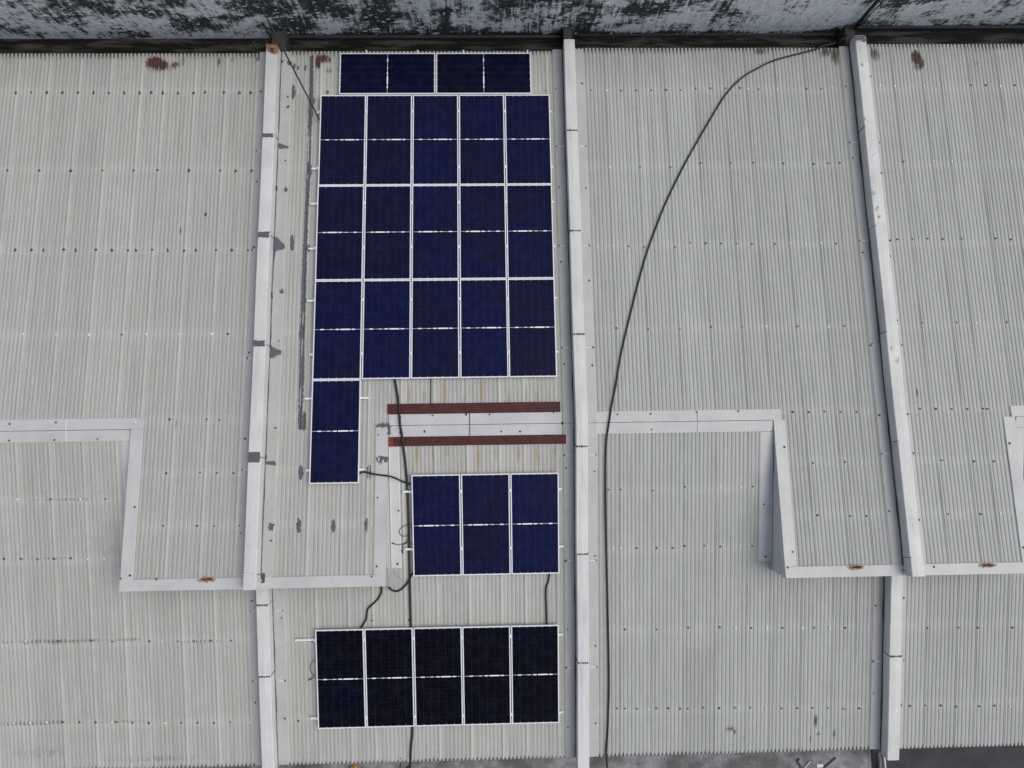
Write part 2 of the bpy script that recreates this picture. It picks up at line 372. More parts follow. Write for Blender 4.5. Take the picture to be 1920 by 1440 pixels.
# stains: (kind, pixel x, pixel y, rx px, ry px, strength); kinds: 0 yellow rust drip, 1 dark dirt, 2 red rust
ST_U = [(2, 291, 118, 30, 22, 1.1), (2, 305, 122, 22, 18, 1.0), (2, 328, 122, 22, 17, .8), (2, 343, 114, 10, 20, .7), (1, 300, 128, 40, 14, .6), (1, 410, 117, 6, 20, .75), (1, 485, 110, 12, 9, .8), (1, 435, 112, 6, 10, .6),
        (2, 596, 116, 9, 26, 1.1), (2, 606, 110, 20, 17, .95), (2, 618, 112, 7, 16, .8), (1, 617, 132, 12, 10, .62), (1, 632, 128, 6, 8, .5), (2, 1718, 108, 16, 26, 1.1), (2, 1726, 116, 18, 24, .85), (1, 1722, 126, 18, 14, .7),
        (1, 1640, 100, 16, 22, .8), (1, 1566, 104, 14, 28, .85), (1, 1548, 98, 20, 16, .8), (1, 1425, 96, 26, 12, .7), (1, 1205, 98, 10, 8, .6), (1, 1023, 170, 4, 5, .7), (0, 1020, 166, 5, 6, .8),
        (1, 1720, 735, 2.5, 12, .9), (1, 338, 432, 2.2, 10, 1.0), (1, 330, 792, 4, 14, .55), (0, 237, 145, 5, 18, .62), (1, 1830, 118, 10, 10, .5),
        (0, 767, 740, 5, 26, .8), (0, 795, 745, 6, 18, .75), (0, 833, 735, 6, 40, .95), (0, 903, 735, 6, 42, .95), (0, 955, 745, 6, 22, .75), (0, 987, 740, 5, 26, .75), (0, 1007, 745, 7, 22, .85), (0, 1028, 745, 5, 26, .75), (0, 870, 748, 5, 14, .6)]
ST_L = [(1, 1368, 1367, 14, 6, .75), (1, 1378, 1372, 4, 8, .9), (0, 1368, 1364, 18, 10, .6), (1, 1530, 1352, 5, 16, .85), (0, 1528, 1356, 8, 18, .6), (1, 1534, 1376, 6, 5, .8), (1, 1564, 1376, 4, 12, .7), (1, 1520, 1385, 3, 14, .65), (1, 1395, 1385, 6, 10, .5),
        (1, 70, 1412, 120, 22, .40), (1, 300, 1422, 190, 12, .40), (1, 110, 1203, 150, 7, .82), (1, 240, 1200, 45, 6, .75), (1, 370, 1204, 110, 5, .70), (1, 60, 1356, 120, 7, .78), (1, 230, 1353, 90, 5, .68), (1, 90, 1048, 100, 5, .66), (1, 120, 937, 120, 5, .64),
        (0, 782, 850, 7, 26, .9), (0, 812, 848, 6, 24, .75), (0, 837, 845, 7, 24, .75), (0, 897, 855, 6, 40, .95), (0, 930, 848, 6, 28, .8), (0, 972, 850, 7, 26, .7), (0, 1008, 850, 5, 34, .9), (0, 1043, 845, 5, 22, .6)]
def world_stains(lst, at):
    out = []
    for k, u, v, rx, ry, s in lst:
        x, y = at(u, v); out.append((k, x, y, rx / 80., ry / 80., s))
    return out
STU, STL = world_stains(ST_U, at_u), world_stains(ST_L, at_l)

PX0, PY0 = at_l(1285, 1217); PX1 = at_l(1342, 1217)[0]
PALE = [(at_u(1200, 250)[0], at_u(1211, 250)[0], .14), (at_u(1228, 250)[0], at_u(1240, 250)[0], .09), (at_u(1165, 250)[0], at_u(1170, 250)[0], .05)]
def corrugated(bname, parts, upper, parent):
    """one sheet-metal slope. parts = [(xa, xb, y_low_end, y_high_end)] strips with their own length"""
    b = BLD[bname]; V = []; F = []; WR = []; base = 0
    st = STU if upper else STL; purl = U_PURL if upper else L_PURL
    seams = b['seams']
    for xa, xb, y0, y1 in parts:
        ny = max(8, int(abs(y1 - y0) / 0.065)); ys = np.linspace(y0, y1, ny + 1)
        for k, s0 in enumerate(seams):
            s1 = seams[k + 1] if k + 1 < len(seams) else s0 + 0.728
            r = np.random.default_rng(int(abs(s0) * 1000) + (1 if upper else 2))
            tone = 1 + r.uniform(-0.05, 0.04); ph = r.uniform(0, 6.28, 4)
            a, e = max(s0 - 0.008, xa), min(s1 + 0.03, xb)
            if e - a < 0.004: continue
            xs = np.arange(a, e, PITCH / 14); xs = np.append(xs[xs < e - 0.002], e)
            first = a > xa + 1e-4
            if first: xs = np.insert(xs, 0, a - 0.0005)
            X, Y = np.meshgrid(xs, ys)
            fine = bname in ('far_left', 'mid')
            h = prof(X, s0, *((0.125, 0.0072) if fine else (0.145, 0.0130)))
            if fine and len(seams) > 3:           # lapped edge: the first valley is bridged, so the lap reads as one broad rib
                h = np.maximum(h, .0145 * np.clip(1 - np.abs((X - s0) / PITCH - .45) / .62, 0, 1) ** .35)
            h = h + 0.0042 * np.clip(1 - (X - s0) / (s1 - s0), 0, 1)
            h = h + 0.0028 * np.exp(-((X - s0 - .004) / .020) ** 2)
            if first: h[:, 0] -= 0.008
            h = h + 0.0022 * np.sin(Y * 1.3 + ph[0]) * np.sin((X - s0) * 4 + ph[1]) + 0.0012 * np.sin(Y * 3.1 + ph[2])
            for pl in purl:
                h = h - 0.0045 * np.exp(-((Y - pl + 0.03 * np.sin(ph[3])) / 0.13) ** 2)
            if upper: Px, Py, Pz = X, Y + h * SA, -TA * Y + h * CA
            else: Px, Py, Pz = X, Y - h * SA, TA * Y + h * CA
            wr = np.zeros((*X.shape, 4))
            for kk, sx, sy, rx, ry, s in st:
                if sx + 2 * rx < a or sx - 2 * rx > e: continue
                d = np.sqrt(((X - sx) / rx) ** 2 + ((Y - sy) / ry) ** 2)
                wr[..., kk] = np.maximum(wr[..., kk], s * np.clip(1.25 - d, 0, 1) * (0.62 + 0.5 * np.clip(1 - (prof(X, s0) - .001) / .014, 0, 1) if rx > .4 and ry < .11 else 1))
            valley = np.clip(1 - (prof(X, s0) - 0.001) / 0.014, 0, 1)
            ee = np.abs(Y - (y1 if upper else y0))
            dirt = (1.35 if upper else 1.3) * np.exp(-ee / (0.15 if upper else 0.075)) * (0.8 + 0.2 * np.sin(X * 2.3 + 1) * np.sin(X * 0.9)) * np.where(ee < .3, .12 + .88 * np.clip(.62 - .75 * np.cos((X - s0) / PITCH * 2 * np.pi), 0, 1), 0)
            wr[..., 1] = np.maximum(wr[..., 1], dirt)
            wr[..., 1] = np.maximum(wr[..., 1], 0)
            wr[..., 3] = tone + sum(0.065 * np.exp(-((Y - pl) / .11) ** 4) for pl in purl)
            if fine: wr[..., 3] += (.15 + .03 * np.sin(Y * 1.9 + ph[0])) * np.exp(-(((X - s0) - .040) / .042) ** 4)      # bright lap edge painted into the tone, as if catching light
            if bname == 'right' and not upper: wr[..., 3] -= .075 * ((X > PX0) & (X < PX1) & (Y < PY0))     # one replaced sheet, a shade darker
            if bname == 'right' and upper:
                for sx0, sx1, sa in PALE: wr[..., 3] += sa * ((X > sx0) & (X < sx1)) * np.clip((8.6 - Y) / 1.2, 0, 1) * np.clip((Y - 2.8) / 1.5, 0, 1)
            nyy, nxx = X.shape
            V.append(np.stack([Px, Py, Pz], -1).reshape(-1, 3)); WR.append(wr.reshape(-1, 4))
            idx = base + np.arange(nyy * nxx).reshape(nyy, nxx)
            F.append(np.stack([idx[:-1, :-1], idx[:-1, 1:], idx[1:, 1:], idx[1:, :-1]], -1).reshape(-1, 4)); base += nyy * nxx
    V = np.concatenate(V); F = np.concatenate(F); WR = np.concatenate(WR)
    me = bpy.data.meshes.new('roof_slope'); me.vertices.add(len(V)); me.vertices.foreach_set('co', V.astype(np.float32).ravel())
    me.loops.add(F.size); me.loops.foreach_set('vertex_index', F.astype(np.int32).ravel())
    me.polygons.add(len(F)); me.polygons.foreach_set('loop_start', np.arange(0, F.size, 4, dtype=np.int32))
    me.polygons.foreach_set('use_smooth', np.ones(len(F), bool))
    me.update(calc_edges=True); me.validate()
    at = me.color_attributes.new('wear_and_tone', 'FLOAT_COLOR', 'POINT'); at.data.foreach_set('color', WR.astype(np.float32).ravel())
    me.materials.append(M['roof_warm' if bname in ('far_left', 'mid') else 'roof'])
    return put(bpy.data.objects.new('roof_slope', me), parent)

def smear(name, parent, fn, hfun, outline, mat, ragged=0.02, cell=0.011, lift=0.0035, streak=0.0):
    """ragged patch of paint or sealant that follows the sheet below it; outline = polygon in slope (x, y)"""
    xs = [p[0] for p in outline]; ys = [p[1] for p in outline]
    def inside(x, y):
        c = False; n = len(outline)
        for i in range(n):
            x1, y1 = outline[i]; x2, y2 = outline[(i + 1) % n]
            if (y1 > y) != (y2 > y) and x < (x2 - x1) * (y - y1) / (y2 - y1) + x1: c = not c
        return c
    mb = MB(); seed = random.uniform(0, 50)
    x0, x1, y0, y1 = min(xs) - ragged, max(xs) + ragged, min(ys) - ragged, max(ys) + ragged
    nx, ny = max(2, int((x1 - x0) / cell)), max(2, int((y1 - y0) / cell)); vid = {}
    def vert(i, j):
        if (i, j) not in vid:
            x, y = x0 + i * cell, y0 + j * cell
            vid[(i, j)] = len(mb.v); mb.v.append(fn(x, y, hfun(x) + lift))
        return vid[(i, j)]
    for i in range(nx):
        for j in range(ny):
            x, y = x0 + (i + .5) * cell, y0 + (j + .5) * cell
            a = noise.noise(Vector((x * 38 + seed, y * 14, 0))) * ragged * 1.3; c = noise.noise(Vector((x * 16, y * 30 + seed, 4))) * ragged * 1.3
            if inside(x + a, y + c) and (not streak or noise.noise(Vector((x * 45, y * 12, seed))) > -0.45 + streak * 0.5):
                mb.f.append((vert(i, j), vert(i + 1, j), vert(i + 1, j + 1), vert(i, j + 1))); mb.m.append(0); mb.sm.append(False)
    if not mb.f: return None
    return mb.build(name, mat, parent)
def ell(cx, cy, rx, ry, n=16): return [(cx + rx * math.cos(2 * math.pi * i / n), cy + ry * math.sin(2 * math.pi * i / n)) for i in range(n)]

# shared bolt mesh
def bolt_mesh(name, mat, r, hgt):
    mb = MB(); n = 7
    ring = lambda rr, z: [(rr * math.cos(2 * math.pi * i / n), rr * math.sin(2 * math.pi * i / n), z) for i in range(n)]
    lv = [ring(r, -0.003), ring(r, hgt * .35), ring(r * .6, hgt * .4), ring(r * .5, hgt)]
    for q in lv: mb.v += q
    for k in range(3):
        for i in range(n): mb.f.append((k * n + i, k * n + (i + 1) % n, (k + 1) * n + (i + 1) % n, (k + 1) * n + i)); mb.m.append(0); mb.sm.append(False)
    mb.f.append(tuple(3 * n + i for i in range(n))); mb.m.append(0); mb.sm.append(False)
    me = bpy.data.meshes.new(name); me.from_pydata(mb.v, [], mb.f); me.materials.append(mat); return me
BOLT_D = bolt_mesh('roof_bolt', M['bolt'], 0.028, 0.016); BOLT_W = bolt_mesh('roof_bolt', M['silicone'], 0.023, 0.016); BOLT_S = bolt_mesh('roof_bolt', M['bolt'], 0.0225, 0.016)
def bolt(parent, p, me):
    o = bpy.data.objects.new('roof_bolt', me); o.location = p; o.rotation_euler = (random.uniform(-.15, .15), random.uniform(-.15, .15), random.uniform(0, 6))
    sc = random.uniform(.8, 1.15); o.scale = (sc, sc * random.uniform(.9, 1.25), 1); put(o, parent)

house, slopes = {}, {}
for bn, b in BLD.items():
    cx = (b['x0'] + b['x1']) / 2
    root = empty('warehouse', (cx, 0.9, GROUND_Z), LABEL[bn], 'building', 'adjoining corrugated roof houses'); house[bn] = root
    x0, x1 = b['x0'], b['x1']; ta, tb = TAIL[bn]; ev = b['eave']
    # rear slope: main field to the ridge, with the raised tail running on past it
    parts = []
    if ta - x0 > 0.02: parts.append((x0, ta, 0.03, ev))
    parts.append((max(ta, x0), min(tb, x1), -3.24, ev))
    if x1 - tb > 0.02: parts.append((tb, x1, 0.03, ev))
    up = corrugated(bn, parts, True, root)
    lo = corrugated(bn, [(x0, x1, -7.70, -0.03)], False, root)
    slopes[bn] = (up, lo)
    # walls below the roof
    mb = MB(); e0 = -TA * ev
    mb.box(x0 + 0.03, x1 - 0.03, ev - 0.42, ev - 0.20, GROUND_Z, e0 - 0.06); mb.build('wall', M['render'], root); mb = MB()
    mb.box(x0 + 0.03, x1 - 0.03, -7.45, -7.25, GROUND_Z, -0.93)
    mb.build('wall', M['render'], root)
    # rear box gutter of concrete
    mb = MB()
    wy = 9.62 + (0 if bn in ('far_left', 'mid') else 0.1 if bn == 'right' else 0.22)
    mb.box(x0 - (0.0 if bn == 'far_left' else .02), x1 + .02, ev - 0.195, wy + 0.25, -1.62, -1.36, 0)
    if bn != 'far_left':
        q0 = x0 if bn != 'right' else x0 + .6
        mb.box(x0, x1, wy - 0.075, wy - 0.004, -1.355, -1.30 + (0.10 if bn == 'far_right' else .06 if bn == 'mid' else -.02), 1)
    mb.build('gutter', [M['gutter'], M['tar']], root)
    # front canopy slab
    mb = MB(); mb.box(x0 - .14, x1 + .12, -10.6, -7.46, -1.72, -1.52, 0)
    mb.build('canopy', M['asphalt'] if bn == 'far_right' else M['slab'], root)

# roof bolts (sub-parts of the slopes)
BU = dict(
 far_left=[(174, 0, 3, [90, 178, 266, 353, 440, 527, 612, 698, 784, 848, 912, 998, 1084, 1148, 1256, 1341, 1405]), (320, 0, 3, [43, 222, 400, 575, 750, 882, 1058, 1234, 1321, 1407]),
   (469, 0, 3, [85, 178, 244, 356, 425, 538, 627, 717, 763, 853, 942, 1031, 1101, 1210, 1300, 1387]), (627, 0, 3, [-124, -305, -490, 680, -818, -998, -1183, 1273]), (787, 0, 3, [965, 1153, 1246]), (887, 0, 3, [944, 1133, 1229, 1321]), (987, 0, 3, [920, 1114, 1210, 1338])],
 right=[(169, 640, 3, [1400, -1483, 1570, 1650, 1735, 1820, 1905]), (166, 1280, 3, [65, 150, 233, 318, -360, 422, -523, 690, 777, -843]), (313, 640, 3, [-1510, 1675, 1848]), (306, 1280, 3, [97, 267, 394, 566, 737, 822, 887]),
   (462, 640, 3, [-1438, -1525, 1612, 1700, 1875]), (456, 1280, 3, [42, 129, 215, 305, 391, 520, -608, -700, -785, 868]), (616, 640, 3, [1545, 1723, 1903]), (612, 1280, 3, [162, 340, -470, 652, -828, 920]), (772, 1280, 3, [610, 700, 790, 880, 975]), (867, 1280, 3, [730, 913, -1010]), (967, 1280, 3, [760, 950, 1043])],
 far_right=[(160, 1280, 3, [-1105, -1187, -1270, -1350, -1445, 1625, 1708, -1790, 1875]), (302, 1280, 3, [1240, -1410, -1520, -1685, -1855]), (448, 1280, 3, [1213, 1300, 1387, 1470, 1578, 1752, 1838]), (605, 1280, 3, [1355, 1535, -1645, 1823]), (767, 1280, 3, [1328, 1420, 1514, 1602, 1692, 1715]), (864, 1280, 3, [1458, 1642, 1756]), (964, 1280, 3, [1498, 1683, -1800])])
BL = dict(
 far_left=[(936, 0, 3, [-90, 280, -463, 585]), (1048, 0, 3, [22, 118, 208, 303, 395, -488, -595]), (1202, 0, 3, [-147, 332, 518, 631, 843, -910, 1003, 1096, 1188, 1300]), (1355, 0, 3, [-78, -172, -265, 360, 455, 547, -636, 660, 750, 845, -933, 1023, 1114, 1206, 1300, -1410])],
 mid=[(1163, 640, 3, [165, 378]), (1202, 0, 3, [1745]), (1351, 0, 3, [1670])],
 right=[(919, 640, 3, [1505, 1577, 1760]), (913, 1280, 3, [20, -207, -320, 388]), (1028, 640, 3, [-1517, -1583, 1672, 1765, 1855]), (1024, 1280, 3, [22, 115, 205, -320, 388]), (1181, 640, 3, [1590, 1770]), (1177, 1280, 3, [27, 207, -295, 387, -477, 563, -678, 745, -833, 922]),
   (1329, 640, 3, [1550, 1595, 1662, -1727, 1775, 1840, 1907]), (1328, 1280, 3, [32, 122, 210, 297, -320, 388, -475, 562, 652, 740, -810, 827, 917, 985])],
 far_right=[(1177, 1280, 3, [1380, 1558, 1670, 1850]), (1324, 1280, 3, [1283, 1370, 1459, 1545, 1658, 1748, -1840])])
for tab, up in ((BU, True), (BL, False)):
    for bn, rows in tab.items():
        for v, ox, s, xs in rows:
            for q in xs:
                u = ox + abs(q) / s
                x, y = (at_u if up else at_l)(u, v + random.uniform(-1.2, 1.2), 0.025)
                x0 = [z for z in BLD[bn]['seams'] if z <= x + 0.02][-1]; x = x0 + round((x - x0) / PITCH) * PITCH     # on a crest
                bolt(slopes[bn][0 if up else 1], (SU if up else SL)(x, y, 0.0245), BOLT_W if q < 0 else BOLT_D if (bn == 'far_left' and v < 480) else BOLT_S)

# ------------------------------------------------------------------ ridge caps, raised tails, flashings
def bead(parent, a, b, r=0.008, mat='silicone', blobs=True):
    mb = MB(); a, b = Vector(a), Vector(b); n = max(4, int((b - a).length / 0.02)); pts = []
    for i in range(n + 1):
        p = a.lerp(b, i / n); pts.append(p + Vector((random.uniform(-.003, .003), random.uniform(-.004, .004), 0)))
    mb.tube(pts, r, 5)
    return mb.build('sealant_bead', M[mat], parent)
def ridge_cap(bn, xa, xb, joints, screws, ext=(0, 0)):
    root = house[bn]; mb = MB(); t = 0.004
    edges = [xa] + joints + [xb]
    for i in range(len(edges) - 1):
        x0, x1 = edges[i], edges[i + 1] + (0.03 if i < len(edges) - 2 else 0); h = 0.030 + 0.004 * (i % 2)
        n = 10
        for k in range(n):
            p, q = x0 + (x1 - x0) * k / n, x0 + (x1 - x0) * (k + 1) / n
            for sgn, fn in ((1, SU), (-1, SL)):
                w0, w1 = 0.245 * sgn, 0.245 * sgn
                hp, hq = h + 0.0015 * math.sin(p * 5), h + 0.0015 * math.sin(q * 5)
                mb.face([fn(p, 0, hp + .012), fn(q, 0, hq + .012), fn(q, w1, hq), fn(p, w0, hp)][::-sgn], 0)
                mb.face([fn(p, w0, hp), fn(q, w1, hq), fn(q, w1 + .003 * sgn, hq - .028), fn(p, w0 + .003 * sgn, hp - .028)][::-sgn], 0)
        mb.face([SL(x1, -.245, h), SL(x1, 0, h + .012), SU(x1, .245, h), SU(x1, .245, 0), SL(x1, -.245, 0)]); mb.face([SL(x0, -.245, h), SL(x0, 0, h + .012), SU(x0, .245, h), SU(x0, .245, 0), SL(x0, -.245, 0)][::-1])
    for e, xe in zip(ext, (xa, xb)):          # the rear wing runs on over the corner
        if e:
            p, q = min(xe, xe + e), max(xe, xe + e)
            mb.face([SU(p, 0.0, .044), SU(q, 0.0, .044), SU(q, .245, .032), SU(p, .245, .032)]); mb.face([SU(p, .245, .032), SU(q, .245, .032), SU(q, .248, .004), SU(p, .248, .004)])
            xx = xe + e; mb.face([SU(xx, 0, .044), SU(xx, 0, .02), SU(xx, .245, .01), SU(xx, .245, .032)])
    cap = mb.build('ridge_cap', M['flash_pale'], root)
    for k, j in enumerate(joints):
        bead(cap, SU(j, .24, .04), SU(j, .0, .052), .009, 'seal' if bn == 'mid' else 'silicone'); bead(cap, SL(j, 0, .052), SL(j, -.24, .04), .009, 'seal' if bn == 'mid' else 'silicone')
    for u, v, white in screws:
        x, y = at_u(u, v, .035)
        fn = SU if y >= 0 else SL
        if y < 0: x, y = at_l(u, v, .035)
        bolt(cap, fn(x, y, .036), BOLT_W if white else BOLT_S)
    return cap
ridge_cap('far_left', -12.30, -8.02, [-9.40], [(18, 795, 0), (17, 826, 0), (105, 792, 0), (102, 825, 0), (183, 823, 0), (254, 791, 1)], (0, .30))
ridge_cap('mid', -2.34, 1.50, [-0.545], [(811, 779, 0), (918, 777, 0), (751, 782, 0), (750, 811, 0), (796, 809, 0), (940, 809, 0), (975, 809, 0), (1038, 774, 0), (874, 777, 0)])
ridge_cap('right', 2.27, 6.262, [4.58], [(1158, 777, 0), (1220, 776, 0), (1222, 805, 0), (1100, 775, 0), (1100, 808, 0), (1384, 771, 0), (1448, 773, 1), (1405, 803, 1), (1306, 773, 0)], (0, .20))
ridge_cap('far_right', 11.85, 14.90, [13.6], [], (-.10, 0))

def tail(bn, verge_x, outward, wall_x):
    """raised tail of the rear slope beyond the ridge: verge and fascia flashings, cheek wall, front panel"""
    root = house[bn]; s = outward
    # verge flashing lies on the sheet along the free side edge and folds down over the cheek
    mb = MB(); n = 24; ys = [0.0 - 3.43 * k / n for k in range(n + 1)]
    for k in range(n):
        pts = []
        for y in (ys[k], ys[k + 1]):
            wob = 0.004 * math.sin(y * 2.7 + verge_x)
            taper = 0.0 if not (bn == 'right') else 0.012 * y / 3.4
            pts.append([SU(verge_x - .265 * s, y, .026), SU(verge_x - .255 * s, y, .031 + wob * .3), SU(verge_x - .13 * s, y, .036 + wob), SU(verge_x, y, .040), SU(verge_x + .004 * s, y, -.05)])
        for j in range(4):
            q = [pts[0][j], pts[0][j + 1], pts[1][j + 1], pts[1][j]]
            mb.face(q if s < 0 else q[::-1])
    vf = mb.build('verge_flashing', M['flash_pale'], root)
    for v in ((933, 790, 1062) if outward > 0 and bn == 'mid' else (943, 1070) if bn == 'far_left' else (850, 1050)):
        y = at_u(700, v)[1] if v != 790 else -.2
        bolt(vf, SU(verge_x - .2 * s, y, .037), BOLT_S)
    # fascia flashing along the tail's front end
    a, b = (verge_x - .0 * s, wall_x) if s < 0 else (wall_x, verge_x)
    a, b = min(a, b), max(a, b)
    mb = MB(); n = 16
    for k in range(n):
        p, q = a + (b - a) * k / n, a + (b - a) * (k + 1) / n
        wv = lambda x: 0.003 * math.sin(x * 4.1)
        row = lambda x: [SU(x, -3.185, .030), SU(x, -3.20, .042 + wv(x)), SU(x, -3.43, .046 + wv(x) * .5), SU(x, -3.44, -.16)]
        r0, r1 = row(p), row(q)
        for j in range(3): mb.face([r0[j], r0[j + 1], r1[j + 1], r1[j]])
    mb.face([SU(a, -3.2, .04), SU(a, -3.2, -.16), SU(a, -3.44, -.16), SU(a, -3.43, .045)]); mb.face([SU(b, -3.2, .04), SU(b, -3.43, .045), SU(b, -3.44, -.16), SU(b, -3.2, -.16)])
    ff = mb.build('fascia_flashing', M['flash_pale'], root)
    # cheek wall closes the side between the two slopes
    cx0, cx1 = (verge_x - .045, verge_x - .012) if s > 0 else (verge_x + .012, verge_x + .045)
    mb = MB(); yb = -3.40; y0 = -.06
    mb.hexa([SL(cx0, yb, -.02), SL(cx1, yb, -.02), SL(cx1, y0, -.02), SL(cx0, y0, -.02)], [SU(cx0, yb, .004), SU(cx1, yb, .004), SU(cx1, y0, .004), SU(cx0, y0, .004)])
    # folded lip at the cheek's foot and the lap of its second sheet
    if s < 0: mb.hexa([SL(cx0 - .012, yb, .02), SL(cx0, yb, .02), SL(cx0, -1.2, .02), SL(cx0 - .012, -1.2, .02)], [SU(cx0 - .006, yb, -.28), SU(cx0, yb, -.28), SU(cx0, -1.2, -.10), SU(cx0 - .006, -1.2, -.10)])
    else: mb.hexa([SL(cx1, yb, .02), SL(cx1 + .012, yb, .02), SL(cx1 + .012, -1.2, .02), SL(cx1, -1.2, .02)], [SU(cx1, yb, -.28), SU(cx1 + .006, yb, -.28), SU(cx1 + .006, -1.2, -.10), SU(cx1, -1.2, -.10)])
    mb.build('cheek_wall', M['cheek'], root)
    mb = MB(); mb.hexa([SL(a + .05, -3.16, -.02), SL(b - .02, -3.16, -.02), SL(b - .02, -3.10, -.02), SL(a + .05, -3.10, -.02)], [SU(a + .05, -3.16, -.01), SU(b - .02, -3.16, -.01), SU(b - .02, -3.10, -.01), SU(a + .05, -3.10, -.01)])
    mb.build('front_panel', M['dark'], root)
    # apron flashing on the lower slope at the cheek's foot
    e0 = verge_x + .012 * s; e1 = verge_x + (.31 if bn == 'right' else .245) * s; mb = MB(); n = 14
    yend = -3.20; yst = -.47 if bn == 'mid' else -.255
    for k in range(n):
        ya, yb2 = yst + (yend - yst) * k / n, yst + (yend - yst) * (k + 1) / n
        row = lambda y: [SL(e0, y, .055), SL(e0 + .03 * s, y, .034), SL(e1 - .03 * s, y, .031 + .003 * math.sin(y * 3)), SL(e1, y, .018)]
        r0, r1 = row(ya), row(yb2)
        for j in range(3):
            q = [r0[j], r0[j + 1], r1[j + 1], r1[j]]; mb.face(q if s < 0 else q[::-1])
    mb.face([SL(e0, yend, .05), SL(e0, yend, .0), SL(e1, yend, .0), SL(e1, yend, .02), SL(e0 + .03 * s, yend, .034)])
    ap = mb.build('apron_flashing', M['flash_pale'], root)
    bolt(ap, SL(verge_x + .15 * s, yend + .1, .036), BOLT_S); bolt(ap, SL(verge_x + .2 * s, -1.9, .034), BOLT_S)
    return vf, ff
_, ffl = tail('far_left', -7.99, -1, -5.30)
vfm, ffm = tail('mid', -2.365, 1, -5.03)
vfr, ffr = tail('right', 6.285, -1, 8.895)
_, fff = tail('far_right', 11.82, 1, 9.17)
# corner piece closing the open end of the solar roof's tail
mb = MB(); mb.face([SU(-2.36, -3.02, .03), SL(-2.10, -3.52, .06), SL(-2.33, -3.62, .06), SU(-2.36, -3.44, .0)]); mb.build('corner_flashing', M['flash'], house['mid'])
flat = lambda h: (lambda x: h)
for par, u, v, rx, ry in ((ffl, 387, 1087, .16, .055), (ffr, 1604, 1064, .16, .055), (fff, 1851, 1060, .17, .055)):
    x, y = at_u(u, v, .045); smear('rust_stain', par, SU, flat(.044), ell(x, y, rx * 1.25, ry * .95), M['rust_pale'], .025, .010, .002, .1); smear('rust_stain', par, SU, flat(.044), ell(x + .01, y + .004, rx * .8, ry * .5), M['rust'], .018, .009, .004)
for par, bn, us in ((ffr, 'right', [(1477, 1064, 0), (1694, 1064, 1)]), (fff, 'far_right', [(1751, 1063, 0)]), (ffl, 'far_left', [(293, 1086, 0), (226, 1085, 0)]), (ffm, 'mid', [(697, 1081, 0)])):
    for u, v, wq in us:
        x, y = at_u(u, v, .045); bolt(par, SU(x, y, .045), BOLT_W if wq else BOLT_S)

